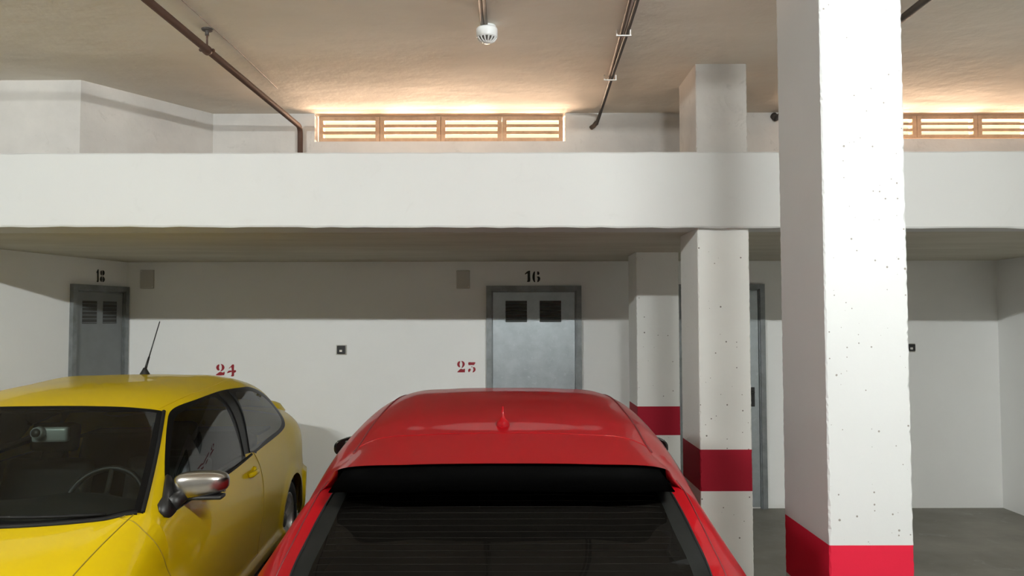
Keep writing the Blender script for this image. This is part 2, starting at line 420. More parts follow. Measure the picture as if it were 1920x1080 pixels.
# left skewed wall: direction from the front towards the corner
wl_dir = Vector((XL0 - XL1, D_BACK - (D_BEAM + .25), 0)).normalized()
wl_n = Vector((wl_dir.y, -wl_dir.x, 0))
def onLeftWall(px, py, off=0.):
    r = ray(px, py); p0 = Vector((XL0, D_BACK, 0)) + wl_n * off
    t = wl_n.dot(p0 - CAMLOC) / wl_n.dot(r); return CAMLOC + r * t
a = onLeftWall(129.5, 620); b = onLeftWall(235, 620)
d18 = steel_door('steel_door', (b - a).length, onLeftWall(180, 535).z, MAT['door_grey'], False, 'dark grey steel door numbered 18 on the skewed wall beside the yellow car')
d18.location = (a.x + wl_n.x * .003, a.y + wl_n.y * .003, 0); d18.rotation_euler = (0, 0, math.atan2(wl_dir.y, wl_dir.x)); d18['kind'] = 'structure'; d18.name = 'door_3'

# ------------------------------------------------------------------ stencilled numbers
def stencil(polys, ox, oy, s, fn, mat, label):
    mb = MB()
    for poly in polys:
        pts = [fn(ox + x / s, oy + y / s) for x, y in poly]
        # smooth the outline
        q = []
        n = len(pts)
        for i in range(n):
            p0, p1, p2, p3 = pts[i-1], pts[i], pts[(i+1) % n], pts[(i+2) % n]
            for t in (0, .5):
                q.append(.5 * ((2*p1) + (p2-p0)*t + (2*p0-5*p1+4*p2-p3)*t*t + (3*p1-p0-3*p2+p3)*t*t*t))
        mb.add(q, [tuple(range(len(q)))])
    o = mb.build('painted_number', mat, fix=False)
    return tag(o, label, 'number')
two_a = [[(420,290),(340,320),(295,400),(300,480),(350,550),(420,570),(415,500),(400,430),(420,350)],
         [(480,285),(560,300),(620,360),(635,440),(600,520),(540,580),(480,610),(510,540),(530,450),(520,360)],
         [(300,780),(380,690),(450,640),(490,640),(520,655),(590,655),(640,625),(640,780),(600,795),(310,795)]]
five = [[(800,345),(950,345),(1110,345),(1070,440),(1040,465),(900,465),(805,465)],
        [(850,625),(900,650),(890,720),(820,790),(785,740),(795,670)],
        [(1000,570),(1060,560),(1110,610),(1120,690),(1080,760),(1000,800),(985,780),(1020,700),(1020,630)],
        [(925,535),(985,540),(980,565),(930,558)]]
two_b = [[(390,315),(300,350),(250,430),(260,510),(310,580),(380,590),(400,560),(375,480),(385,390)],
         [(450,305),(540,320),(610,400),(620,480),(580,560),(470,630),(440,610),(490,540),(500,450),(490,360)],
         [(240,780),(340,700),(430,650),(520,680),(570,680),(615,640),(605,800),(270,810)]]
four = [[(900,430),(960,330),(1050,330),(1050,480),(1050,600),(1050,840),(910,850),(945,780),(945,600),(940,480)],
        [(1045,590),(1130,580),(1140,650),(1045,700)], [(740,690),(800,610),(900,590),(940,600),(940,660),(890,670),(760,710)],
        [(820,490),(890,410),(905,440),(830,510)]]
one_a = [[(340,440),(450,330),(560,300),(575,340),(575,560),(575,790),(430,800),(460,740),(460,560),(455,425),(360,470)]]
six = [[(790,330),(730,370),(690,480),(680,600),(700,720),(750,800),(800,820),(790,720),(785,560),(790,440)],
       [(900,340),(960,350),(995,420),(970,480),(900,480)], [(890,570),(960,560),(1020,610),(1030,680),(990,770),(910,820),(900,760),(920,660)]]
one_b = [[(380,380),(430,260),(480,250),(482,520),(480,800),(390,800),(410,740),(410,560),(408,420)]]
eight = [[(620,300),(570,320),(555,400),(575,490),(620,520)], [(650,290),(730,320),(750,400),(730,480),(650,520)],
         [(620,560),(560,590),(535,680),(560,770),(620,800)], [(650,560),(730,600),(765,690),(740,770),(650,810)]]
onback = lambda x, y: onY(x, y, D_BACK - .002)
stencil(two_a + five, 845, 665, 24, onback, MAT['red_mark'], 'red stencilled number 25 on the white wall beside the steel door')
stencil(two_b + four, 395, 670, 24, onback, MAT['red_mark'], 'red stencilled number 24 on the white wall above the yellow car')
stencil(one_a + six, 970, 495, 24, onback, MAT['black_mark'], 'black stencilled number 16 above the galvanized door')
stencil(one_b + eight, 165, 495, 24, lambda x, y: onLeftWall(x, y, .002), MAT['black_mark'], 'black stencilled number 18 above the dark grey door')

# ------------------------------------------------------------------ small wall fittings
def cover(x0, y0, x1, y1, label):
    p = onY(x0, y1, D_BACK); q = onY(x1, y0, D_BACK)
    root = empty('junction_box_cover', ((p.x+q.x)/2, D_BACK, p.z))
    w = (q.x - p.x) / 2; h = q.z - p.z
    MB().bbox(-w, w, -.016, 0, 0, h, .004).build('cover_plate', MAT['boxgrey'], root)
    for sx in (-1, 1):
        MB().lathe([(0, -.0185), (.005, -.0185), (.006, -.015)], 'y', 12, (sx * (w - .012), 0, h - .014 if sx < 0 else .014)).build('screw', MAT['clip'], root)
    tag(root, label, 'cover')
cover(264, 506, 290, 541, 'plain rectangular junction box cover high in the corner by the grey door')
cover(856, 507, 881, 541, 'plain rectangular junction box cover on the wall beside number 16')
def socket(x0, y0, x1, y1, label):
    p = onY(x0, y1, D_BACK); q = onY(x1, y0, D_BACK); w = (q.x-p.x)/2; h = q.z-p.z
    root = empty('wall_socket', ((p.x+q.x)/2, D_BACK, p.z))
    MB().bbox(-w - .012, w + .012, -.006, 0, -.012, h + .006, .002).build('back_plate', MAT['boxgrey'], root)
    MB().bbox(-w, w, -.035, -.004, 0, h, .006).build('housing', MAT['black'], root)
    MB().bbox(-.012, .012, -.039, -.033, h*.22, h*.22 + .02, .002).build('button', MAT['clip'], root)
    tag(root, label, 'socket')
socket(633, 648, 648, 663, 'small black switch box on the white wall between numbers 24 and 25')
socket(1698, 645, 1713, 658, 'small black switch box on the back wall of the empty bay')

# ------------------------------------------------------------------ pipes and conduits
def pipe_left():
    zc = onY(562, 238, D_UP - .05).z
    e = onY(563, 238, D_UP - .05); s = onZ(276, 0, zc)
    d = (s - e); st = e + d * 2.6
    root = empty('brown_pipe', (e.x, e.y, 0)); off = Vector((e.x, e.y, 0))
    pts = [st, e + d.normalized() * .05]
    for k in range(1, 6):
        a = k / 5 * math.pi / 2
        pts.append(e + d.normalized() * .05 * (1 - math.sin(a)) + Vector((0, 0, -.05 * (1 - math.cos(a)))))
    pts.append(Vector((e.x + .004, e.y, Z_SOF + .25)))
    MB().tube([p - off for p in pts], .0195, 16).build('pipe_run', MAT['pipe'], root, True)
    g = onZ(388, 94, zc)
    def hanger(t):
        MB().tube([t - off + Vector((0, 0, .015)), Vector((t.x, t.y, Z_CEIL)) - off], .0055, 8).build('hanger_rod', MAT['pipe'], root, True)
        MB().tube([Vector((t.x, t.y, Z_CEIL - .035)) - off, Vector((t.x, t.y, Z_CEIL)) - off], .011, 10).build('hanger_nut', MAT['conduit'], root, True)
        MB().lathe([(0, -.009), (.026, -.009), (.03, -.004), (.03, 0)], 'z', 20, (t.x - off.x, t.y - off.y, Z_CEIL)).build('ceiling_plate', MAT['conduit'], root, True)
        dn = d.normalized()
        MB().tube([t - off - dn * .012, t - off + dn * .012], .0255, 16).build('pipe_clamp', MAT['pipe'], root, True)
        MB().bbox(t.x - off.x - .04, t.x - off.x + .04, t.y - off.y - .01, t.y - off.y + .01, t.z - .006, t.z + .006, .003).build('clamp_ear', MAT['pipe'], root)
    hanger(g)
    MB().tube([pts[-1] - off + Vector((0, 0, .05)), pts[-1] - off], .024, 14).build('pipe_collar', MAT['pipe'], root, True)
    tag(root, 'dark brown pipe hung below the ceiling and bent down behind the beam', 'pipe')
pipe_left()
a = onZ(335, -5, Z_CEIL - .003); b = onZ(520, 166, Z_CEIL - .003)
tag(MB().tube([a + (a - b) * .6, a, (a + b) / 2 + Vector((.01, 0, 0)), b], .0022, 6).build('taut_cord', MAT['wire']), 'thin cord stretched along the ceiling beside the brown pipe', 'cord')

def conduit_right():
    zc = Z_CEIL - .018
    p0 = onZ(1186, 0, zc); p1 = onZ(1168, 62, zc); p2 = onZ(1143, 146, zc); p3 = onZ(1122, 216, zc)
    p3.y = min(p3.y, D_UP - .05)
    st = p0 + (p0 - p1).normalized() * 3.0
    root = empty('electrical_conduit', (p3.x, p3.y, 0)); off = Vector((p3.x, p3.y, 0))
    end = onY(1108, 240, D_UP - .005)
    side = Vector((.022, 0, 0))
    pre = onY(1119, 232, D_UP - .04)
    MB().tube([st - off + side, p0 - off + side, p1 - off + side*.9, p2 - off + side*.5, p3 - off + Vector((.005, -.02, -.006)), pre - off, end - off], .0125, 12).build('conduit_tube', MAT['conduit'], root, True)
    MB().tube([st - off - side, p0 - off - side * .6, p1 - off - side*.4, p2 - off - side*.2], .0095, 10).build('cable', MAT['conduit2'], root, True)
    MB().tube([pre - off + Vector((0, 0, .012)), (pre + end) / 2 - off, end - off], .0165, 12).build('elbow', MAT['conduit2'], root, True)
    for p in (p1, p2, p0 + (p0 - p1).normalized() * .5):
        MB().bbox(p.x - off.x - .038, p.x - off.x + .045, p.y - off.y - .009, p.y - off.y + .009, zc - .017, zc - .012, .002).box(p.x - off.x + .036, p.x - off.x + .042, p.y - off.y - .007, p.y - off.y + .007, zc - .014, Z_CEIL - .001).box(p.x - off.x - .036, p.x - off.x - .030, p.y - off.y - .007, p.y - off.y + .007, zc - .014, Z_CEIL - .001).build('clip', MAT['clip'], root)
    tag(root, 'dark conduit clipped to the ceiling ending at the wall beside the vent', 'conduit')
conduit_right()
zc = Z_CEIL - .05
p0 = onZ(1735, 0, zc); p1 = onZ(1690, 30, zc); e = Vector((onY(1456, 219, D_UP - .03).x, D_UP - .03, zc))
root = empty('ceiling_pipe', (e.x, e.y, 0)); off = Vector((e.x, e.y, 0))
dirv = (p0 - e).normalized()
MB().tube([p0 + dirv * 3 - off, p0 - off, e - off], .019, 14).build('pipe_run', MAT['conduit'], root, True)
MB().tube([e - off, onY(1450, 217, D_UP) - off], .026, 14).build('wall_flange', MAT['conduit'], root, True)
MB().box(-.01, .01, -1.2, -1.18, Z_CEIL - .05, Z_CEIL).build('pipe_bracket', MAT['conduit'], root)
tag(root, 'dark grey ceiling pipe passing behind the tall red-banded pillar', 'pipe')

# smoke detector with its conduit
def detector():
    c = onZ(913, 46, Z_CEIL)
    root = empty('smoke_detector', (c.x, c.y, Z_CEIL))
    mb = MB(); mb.lathe([(0, 0), (.040, 0), (.040, -.030), (.0, -.030)], 'z', 32, (.006, .02, 0)); mb.build('base', MAT['white_plastic'], root, False)
    mb = MB(); mb.lathe([(0, -.020), (.050, -.020), (.0545, -.024), (.056, -.030), (.056, -.066), (.053, -.071), (.047, -.073)], 'z', 40); mb.build('body', MAT['white_plastic'], root, True)
    mb = MB(); mb.lathe([(.048, -.071), (.038, -.084), (.022, -.093)], 'z', 40); mb.build('chamber', MAT['grille_dark'], root, True)
    mb = MB(); mb.lathe([(.024, -.091), (.022, -.097), (.016, -.100), (0, -.101)], 'z', 32); mb.build('cap', MAT['white_plastic'], root, True)
    for k in range(14):
        a = 2 * math.pi * k / 14; ca, sa = math.cos(a), math.sin(a)
        fin = MB().tube([(.050*ca, .050*sa, -.0715), (.039*ca, .039*sa, -.086), (.022*ca, .022*sa, -.0945)], .0042, 6)
        fin.build('fin', MAT['white_plastic'], root)
    tag(root, 'white round smoke detector fixed under the ceiling', 'smoke detector')
    zc = Z_CEIL - .012
    p = onZ(904, 0, zc); q = Vector((c.x - .012, c.y - .02, zc))
    cd = empty('detector_conduit', (q.x, q.y, 0)); off = Vector((q.x, q.y, 0))
    for dx, m, r in ((-.016, 'conduit3', .010), (.010, 'conduit3', .0105)):
        MB().tube([p + (p - q) * 5 + Vector((dx, 0, 0)) - off, q + Vector((dx * .7, 0, 0)) - off], r, 12).build('conduit_tube', MAT[m], cd, True)
    tag(cd, 'beige twin conduit running along the ceiling to the smoke detector', 'conduit')
detector()

# ceiling lamps along the aisle (source of the room light)
LAMP_LABELS = ['white fluorescent ceiling lamp over the aisle in line with the tall pillar', 'white fluorescent ceiling lamp above the yellow car',
               ]
for (x, y, z, k, ln), lab in zip(LAMPS, LAMP_LABELS):
    root = empty('ceiling_lamp', (x, y, Z_CEIL))
    MB().bbox(-ln/2 - .04, ln/2 + .04, -.05, .05, -.05, 0, .006).build('housing', MAT['lamp'], root)
    for sx in (-1, 1):
        MB().bbox(sx*(ln/2 + .02) - .012, sx*(ln/2 + .02) + .012, -.02, .02, z - Z_CEIL - .03, -.04, .003).build('lamp_holder', MAT['lamp'], root)
    MB().tube([(-ln/2, 0, z - Z_CEIL), (ln/2, 0, z - Z_CEIL)], .016, 10).build('tube', emis('lamp_tube_glow', LAMP_COL, LAMP_E * k), root, True)
    tag(root, lab, 'lamp')

# ------------------------------------------------------------------ cars
def hermite_dense(P, t_breaks, n):
    """P [K,...,3] control rows; Overhauser interpolation along axis 0, broken at t_breaks; n samples per segment"""
    K = P.shape[0]; out = []; par = []
    segs = np.linalg.norm(P[1:] - P[:-1], axis=-1) + 1e-6
    brk = set(t_breaks) | {0, K - 1}
    def tan(k, side):
        if k in brk:
            j = k if side > 0 else k - 1
            # quadratic end tangent when a neighbour exists inside the same run
            k2 = k + 2 * side; k1 = k + side
            d1 = (P[j+1] - P[j]) / segs[j][..., None]
            if 0 <= k2 < K and k1 not in brk:
                j2 = k1 if side > 0 else k1 - 1
                d2 = (P[j2+1] - P[j2]) / segs[j2][..., None]
                h1 = segs[j][..., None]; h2 = segs[j2][..., None]
                return d1 + (d1 - d2) * (h1 / (h1 + h2)) * .8
            return d1
        h0 = segs[k-1][..., None]; h1 = segs[k][..., None]
        d0 = (P[k] - P[k-1]) / h0; d1 = (P[k+1] - P[k]) / h1
        return (d0 * h1 + d1 * h0) / (h0 + h1)
    for k in range(K - 1):
        m0 = tan(k, 1); m1 = tan(k + 1, -1); h = segs[k][..., None]
        nn = n[k] if isinstance(n, (list, tuple)) else n
        for a in range(nn):
            t = a / nn
            h00 = 2*t**3 - 3*t**2 + 1; h10 = t**3 - 2*t**2 + t; h01 = -2*t**3 + 3*t**2; h11 = t**3 - t**2
            out.append(h00*P[k] + h10*h*m0 + h01*P[k+1] + h11*h*m1); par.append(k + t)
    out.append(P[-1]); par.append(K - 1.0)
    return np.array(out), np.array(par)

def inside_poly(px, pz, poly):
    c = np.zeros(px.shape, bool); n = len(poly)
    for i in range(n):
        x1, z1 = poly[i]; x2, z2 = poly[(i+1) % n]
        if z1 == z2: continue
        c ^= ((z1 > pz) != (z2 > pz)) & (px < (x2-x1)*(pz-z1)/(z2-z1)+x1)
    return c
def smooth_poly(pts, k=6):
    q = []; n = len(pts); P = [np.array(p, float) for p in pts]
    for i in range(n):
        p0, p1, p2, p3 = P[i-1], P[i], P[(i+1) % n], P[(i+2) % n]
        for a in range(k):
            t = a / k
            q.append(tuple(.5*((2*p1)+(p2-p0)*t+(2*p0-5*p1+4*p2-p3)*t*t+(3*p1-p0-3*p2+p3)*t**3)))
    return q
def smooth_line(pts, k=8):
    P = np.array([[p] for p in pts], float)[:, 0]
    if len(P) == 2: return [tuple(P[0]*(1-t)+P[1]*t) for t in np.linspace(0, 1, k*2)]
    pad = np.concatenate([P, np.zeros((len(P), 3 - P.shape[1]))], 1) if P.shape[1] < 3 else P
    d, _ = hermite_dense(pad, [], k)
    return [tuple(v[:P.shape[1]]) for v in d]

class Shell:
    def __init__(s, stations, creases, ni, nj, deform=None):
        C = np.array(stations, float)
        D, s.ui = hermite_dense(C, creases, ni)
        # mirror the section so that it is smooth across the centre line
        Dm = D.copy(); Dm[..., 1] *= -1
        S = np.concatenate([Dm[:, :0:-1], D], 1)          # -8..8
        S = np.transpose(S, (1, 0, 2))
        E, pj = hermite_dense(S, [], nj)
        s.uj = pj - (C.shape[1] - 1)
        s.V = np.transpose(E, (1, 0, 2)).copy()            # [Ni,Nj,3]
        if deform: s.V = deform(s.V, s.ui[:, None], s.uj[None, :])
        s.Ni, s.Nj = s.V.shape[:2]
        s.creases = creases
        s.polys = []
        i, j = np.meshgrid(np.arange(s.Ni-1), np.arange(s.Nj-1), indexing='ij')
        s.part = np.full(i.shape, 'body', dtype=object)
        s.update()
    def update(s):
        V = s.V
        s.c = (V[:-1, :-1] + V[1:, :-1] + V[1:, 1:] + V[:-1, 1:]) / 4
        s.cui = ((s.ui[:-1] + s.ui[1:]) / 2)[:, None] * np.ones((1, s.Nj-1))
        s.cuj = ((s.uj[:-1] + s.uj[1:]) / 2)[None, :] * np.ones((s.Ni-1, 1))
        a = V[1:, 1:] - V[:-1, :-1]; b = V[:-1, 1:] - V[1:, :-1]
        s.fn = np.cross(a, b)
        vn = np.zeros_like(V)
        for di in (0, 1):
            for dj in (0, 1):
                vn[di:s.Ni-1+di, dj:s.Nj-1+dj] += s.fn
        s.vn = vn / (np.linalg.norm(vn, axis=-1, keepdims=True) + 1e-12)
        # make outward (away from the car axis)
        ctr = np.array([0, 0, .7]); sgn = np.sign((s.vn * (V - np.array([V[..., 0].mean(), 0, .6]))).sum())
        if sgn < 0: s.vn *= -1; s.fn *= -1; s.flip = True
        else: s.flip = False
    def cut_side(s, poly, name, jmin=2.3, only='body', names=None):
        m = inside_poly(s.c[..., 0], s.c[..., 2], poly) & (np.abs(s.cuj) > jmin)
        if only is not None: m &= np.isin(s.part, [only] if isinstance(only, str) else only)
        # vertices on the border of m
        cnt_in = np.zeros((s.Ni, s.Nj)); cnt = np.zeros((s.Ni, s.Nj))
        for di in (0, 1):
            for dj in (0, 1):
                cnt_in[di:s.Ni-1+di, dj:s.Nj-1+dj] += m; cnt[di:s.Ni-1+di, dj:s.Nj-1+dj] += 1
        bd = (cnt_in > 0) & (cnt_in < cnt)
        P = np.array(poly + [poly[0]])
        A = P[:-1]; B = P[1:]; AB = B - A; L2 = (AB**2).sum(1) + 1e-12
        for i, j in zip(*np.nonzero(bd)):
            if abs(s.uj[j]) < jmin: continue
            q = s.V[i, j, [0, 2]]
            t = np.clip(((q - A) * AB).sum(1) / L2, 0, 1); C = A + AB * t[:, None]
            k = np.argmin(((C - q)**2).sum(1)); dx, dz = C[k] - q
            if dx*dx + dz*dz > .035**2: continue
            n = s.vn[i, j]
            dy = -(n[0]*dx + n[2]*dz) / n[1] if abs(n[1]) > .25 else 0
            s.V[i, j] += (dx, max(-.02, min(.02, dy)), dz)
        s.part[m] = name
        return m
    def cut_param(s, i0, i1, j0, j1, name, only='body'):
        m = (s.cui > i0) & (s.cui < i1) & (np.abs(s.cuj) > j0) & (np.abs(s.cuj) < j1)
        if only: m &= (s.part == only)
        s.part[m] = name
    def project(s, x, z, side, jmin=2.6):
        js = np.nonzero((s.uj * side > jmin))[0]
        sub = s.V[:, js]; d = (sub[..., 0]-x)**2 + (sub[..., 2]-z)**2
        k = np.unravel_index(np.argmin(d), d.shape)
        v = sub[k]; n = s.vn[:, js][k]
        dx, dz = x - v[0], z - v[2]
        dy = -(n[0]*dx + n[2]*dz)/n[1] if abs(n[1]) > .3 else 0
        return np.array([x, v[1]+dy, z]), n
    def at(s, ui, uj):
        i = np.interp(ui, s.ui, np.arange(s.Ni)); j = np.interp(uj, s.uj, np.arange(s.Nj))
        i0 = min(int(i), s.Ni-2); j0 = min(int(j), s.Nj-2); a, b = i-i0, j-j0
        f = lambda T: (T[i0, j0]*(1-a)*(1-b) + T[i0+1, j0]*a*(1-b) + T[i0, j0+1]*(1-a)*b + T[i0+1, j0+1]*a*b)
        return f(s.V), f(s.vn)
    def emit(s, groups, parents, creases_hard=()):
        """groups: part -> (object name, material, smoothing group, split by side)"""
        V = s.V.reshape(-1, 3)
        a = s.V[1:, 1:] - s.V[:-1, :-1]; b = s.V[:-1, 1:] - s.V[1:, :-1]
        fn = np.cross(a, b) * (-1 if s.flip else 1)
        zone = np.zeros(s.cui.shape, int)
        for c in creases_hard: zone += (s.cui > c)
        sg = np.zeros(s.part.shape, dtype=object)
        for p, (nm, mt, g, sp) in groups.items(): sg[s.part == p] = g
        keys = {}
        norm = {}
        for g in set(v[2] for v in groups.values()):
            for zn in np.unique(zone):
                m = (sg == g) & (zone == zn)
                if not m.any(): continue
                vn = np.zeros_like(s.V); w = np.where(m[..., None], fn, 0)
                for di in (0, 1):
                    for dj in (0, 1): vn[di:s.Ni-1+di, dj:s.Nj-1+dj] += w
                norm[(g, zn)] = (vn / (np.linalg.norm(vn, axis=-1, keepdims=True) + 1e-12)).reshape(-1, 3)
        res = {}
        for p, (nm, mt, g, sp) in groups.items():
            for side in ((1, -1) if sp else (0,)):
                m = (s.part == p)
                if side: m = m & (np.sign(s.cuj) == side)
                if not m.any(): continue
                I, J = np.nonzero(m)
                q = np.stack([I*s.Nj+J, (I+1)*s.Nj+J, (I+1)*s.Nj+J+1, I*s.Nj+J+1], 1)
                if not s.flip: q = q[:, ::-1]
                # orientation check against the face normal
                v0, v1, v2 = V[q[:, 0]], V[q[:, 1]], V[q[:, 2]]
                if (np.cross(v1-v0, v2-v0) * fn[I, J]).sum() < 0: q = q[:, ::-1]
                used, inv = np.unique(q, return_inverse=True); inv = inv.reshape(q.shape)
                par = parents.get(p, parents['*'])
                if callable(par): par = par(side)
                o = mesh_obj(nm, V[used], inv, mt, par, True)
                zs = zone[I, J]; ln = np.zeros((len(q), 4, 3))
                for zn in np.unique(zs):
                    k = zs == zn; ln[k] = norm[(g, zn)][q[k]]
                try: o.data.normals_split_custom_set([tuple(v) for v in ln.reshape(-1, 3)])
                except Exception: pass
                res[(p, side)] = o
        return res

def strip_tube(mb, pts, r, n=6): mb.tube(pts, r, n)
def seam_on(sh, line, side, r, off=.0004, jmin=2.3):
    pts = []
    for x, z in line:
        p, n = sh.project(x, z, side, jmin); pts.append(Vector(p + n * off))
    return MB().tube(pts, r, 6)

def wheel(name, parent, loc, R, W, side, hub=True):
    o = empty(name, loc); o.parent = parent
    w = W/2; r = R*.66
    y = side
    MB().lathe([(r, -w*y*.9), (R*.90, -w*y), (R*.97, -w*y*.8), (R, -w*y*.5), (R, w*y*.5), (R*.97, w*y*.8), (R*.90, w*y), (R*.78, w*y*1.02), (r, w*y*.9)], 'y', 40).build('tire', MAT['rubber'], o, True)
    MB().lathe([(r, w*y*.92), (r*.955, w*y*.95), (r*.93, w*y*.80), (r*.90, -w*y*.5), (r, -w*y*.9)], 'y', 40).build('rim', MAT['alloy'], o, True)
    MB().lathe([(r*.9, w*y*.05), (0, w*y*.05)], 'y', 32).build('brake_disc', MAT['alloy_dark'], o, True)
    for k in range(5):
        a = math.pi/2 + 2*math.pi*k/5
        ca, sa = math.cos(a), math.sin(a); v = []
        for rr, hw, dy in ((.10, .16, .60), (.45, .15, .62), (.95, .22, .84)):
            for t, d2 in ((-1, 0), (1, 0), (1, -.22), (-1, -.22)):
                px = r*rr*ca - t*hw*r*sa; pz = r*rr*sa + t*hw*r*ca
                v.append((px, w*y*(dy + d2), pz))
        f = []
        for i in range(2):
            for q in range(4): f.append((i*4+q, i*4+(q+1)%4, (i+1)*4+(q+1)%4, (i+1)*4+q))
        f += [(0,3,2,1), (8,9,10,11)]
        MB().add(v, f).build('spoke', MAT['alloy'], o)
    MB().lathe([(r*.26, w*y*.5), (r*.25, w*y*.68), (r*.2, w*y*.72), (0, w*y*.73)], 'y', 24).build('hub_cap', MAT['alloy_dark'], o, True)
    return o
def arc_poly(cx, cz, R, n=36): return [(cx + R*math.cos(2*math.pi*k/n), cz + R*math.sin(2*math.pi*k/n)) for k in range(n)]
def wheel_well(parent, cx, cz, R, ymax, side):
    n = 20; v = []; f = []
    for k in range(n+1):
        a = -.35 + (math.pi + .7) * k / n
        v += [(cx + R*math.cos(a), side*(ymax), cz + R*math.sin(a)), (cx + R*math.cos(a), side*(ymax - .28), cz + R*math.sin(a))]
    for k in range(n): f.append((2*k, 2*k+2, 2*k+3, 2*k+1))
    f.append(tuple(2*k+1 for k in range(n+1)))
    MB().add(v, f).build('wheel_well', MAT['rubber'], parent, fix=False)
def seat(parent, x, y, mat):
    s = empty('seat', (x, y, .30)); s.parent = parent
    MB().bbox(-.24, .26, -.24, .24, 0, .18, .05).build('cushion', mat, s, True)
    m = MB(); m.bbox(-.06, .07, -.235, .235, .0, .58, .045)
    b = m.build('backrest', mat, s, True); b.location = (.30, 0, .10); b.rotation_euler = (0, math.radians(20), 0)
    h = MB().bbox(-.045, .045, -.13, .13, 0, .17, .035).build('headrest', mat, s, True); h.location = (.52, 0, .68); h.rotation_euler = (0, math.radians(14), 0)
    for sy in (-.06, .06):
        MB().tube([(.50, sy, .60), (.525, sy, .72)], .006, 8).build('headrest_post', MAT['interior'], s, True)
    return s

# --------------------------------------------- yellow coupe (nose towards the aisle)
def yellow_car():
    low = lambda x, y5: [(x, y5, .66), (x, y5 - .003, .45), (x, y5 - .018, .29), (x, y5 - .07, .19)]
    st = [
     [(.00,0,.2),(.01,.25,.2),(.05,.5,.2),(.12,.66,.2),(.16,.69,.2),(.17,.70,.2),(.17,.70,.2),(.17,.70,.195),(.18,.68,.19)],
     [(.0,0,.62),(.02,.25,.62),(.06,.5,.615),(.13,.66,.60),(.18,.71,.57),(.19,.73,.50),(.17,.73,.40),(.17,.71,.28),(.18,.68,.19)],
     [(.12,0,.745),(.14,.27,.74),(.19,.48,.73),(.25,.63,.70),(.30,.73,.63)] + [(.30,.785,.55),(.30,.79,.42),(.30,.775,.28),(.30,.72,.19)],
     [(.45,0,.845),(.46,.28,.843),(.48,.50,.832),(.50,.655,.805),(.52,.76,.735)] + low(.52,.815),
     [(.80,0,.925),(.81,.32,.926),(.86,.575,.933),(.91,.712,.940),(.92,.777,.885)] + low(.92,.82),
     [(1.12,0,1.140),(1.13,.29,1.137),(1.16,.51,1.127),(1.215,.648,1.112),(1.22,.775,.915)] + low(1.22,.825),
     [(1.45,0,1.338),(1.46,.26,1.334),(1.49,.45,1.320),(1.545,.562,1.293),(1.56,.780,.925)] + low(1.56,.828),
     [(1.75,0,1.380),(1.75,.27,1.374),(1.76,.47,1.353),(1.78,.585,1.318),(1.80,.782,.930)] + low(1.80,.830),
     [(2.30,0,1.402),(2.30,.27,1.396),(2.30,.47,1.378),(2.30,.590,1.340),(2.30,.783,.938)] + low(2.30,.832),
     [(2.78,0,1.395),(2.78,.27,1.391),(2.78,.47,1.382),(2.78,.595,1.348),(2.78,.780,.955)] + low(2.78,.835),
     [(3.18,0,1.290),(3.18,.27,1.288),(3.17,.48,1.282),(3.16,.622,1.262),(3.16,.785,.985)] + low(3.16,.842),
     [(3.54,0,1.11),(3.53,.29,1.11),(3.50,.51,1.108),(3.46,.668,1.098),(3.44,.795,.985)] + low(3.44,.845),
     [(3.78,0,1.075),(3.77,.29,1.075),(3.74,.52,1.068),(3.70,.675,1.05),(3.68,.787,.965)] + low(3.68,.835),
     [(4.00,0,1.05),(3.99,.29,1.048),(3.96,.50,1.035),(3.91,.635,1.000),(3.89,.740,.905),(3.89,.795,.66),(3.89,.80,.45),(3.89,.785,.30),(3.89,.74,.20)],
     [(4.08,0,.62),(4.07,.29,.62),(4.04,.49,.62),(3.98,.640,.62),(3.95,.72,.62),(3.93,.765,.56),(3.92,.775,.45),(3.92,.765,.30),(3.92,.73,.20)],
     [(4.10,0,.22),(4.09,.29,.22),(4.06,.49,.22),(4.00,.640,.22),(3.97,.70,.22),(3.94,.72,.215),(3.93,.73,.21),(3.92,.73,.205),(3.92,.72,.20)],
    ]
    def deform(V, ui, uj):
        x, z = V[..., 0], V[..., 2]; sd = np.sign(V[..., 1])
        ss = lambda a, b, t: (lambda q: q*q*(3-2*q))(np.clip((t-a)/(b-a), 0, 1))
        side = (np.abs(uj) > 3.9) * 1.0
        skirt = ss(.335, .315, z) * ss(1.15, 1.25, x) * (1 - ss(2.95, 3.05, x))
        bump = ss(.60, .57, z) * ss(3.66, 3.70, x)
        fb = ss(.56, .53, z) * (1 - ss(.50, .56, x))
        V[..., 1] += sd * side * (.030*skirt + .030*bump + .02*fb)
        # arch lips
        for cx in (.85, 3.30):
            r = np.sqrt((x-cx)**2 + (z-.30)**2); V[..., 1] += sd*side*.016*np.exp(-((r-.345)/.045)**2)
        return V
    sh = Shell(st, [1, 4, 6, 13], [8,14,22,26,30,30,22,36,34,34,30,22,20,18,16], [8,8,12,18,44,14,12,14,14,12,14,44,18,12,8,8], deform)
    # windows
    door_w = [(1.06,.935),(1.12,.975),(1.28,1.100),(1.50,1.232),(1.62,1.275),(1.88,1.300),(2.13,1.308),(2.175,1.14),(2.16,.945),(1.9,.938),(1.5,.932),(1.2,.928)]
    q_w = [(2.46,1.290),(2.62,1.290),(2.79,1.280),(3.00,1.225),(3.14,1.150),(3.225,1.075),(3.225,1.02),(3.10,.985),(2.8,.968),(2.36,.955),(2.41,1.11)]
    day = [(1.02,.905),(1.05,.945),(1.236,1.095),(1.48,1.245),(1.61,1.297),(1.867,1.318),(2.327,1.328),(2.66,1.318),(2.84,1.304),(3.06,1.250),(3.215,1.170),(3.305,1.09),(3.305,1.015),(3.20,.970),(2.9,.945),(2.4,.928),(2.0,.914),(1.5,.908),(1.2,.903)]
    sm = lambda p: smooth_poly(p, 5)
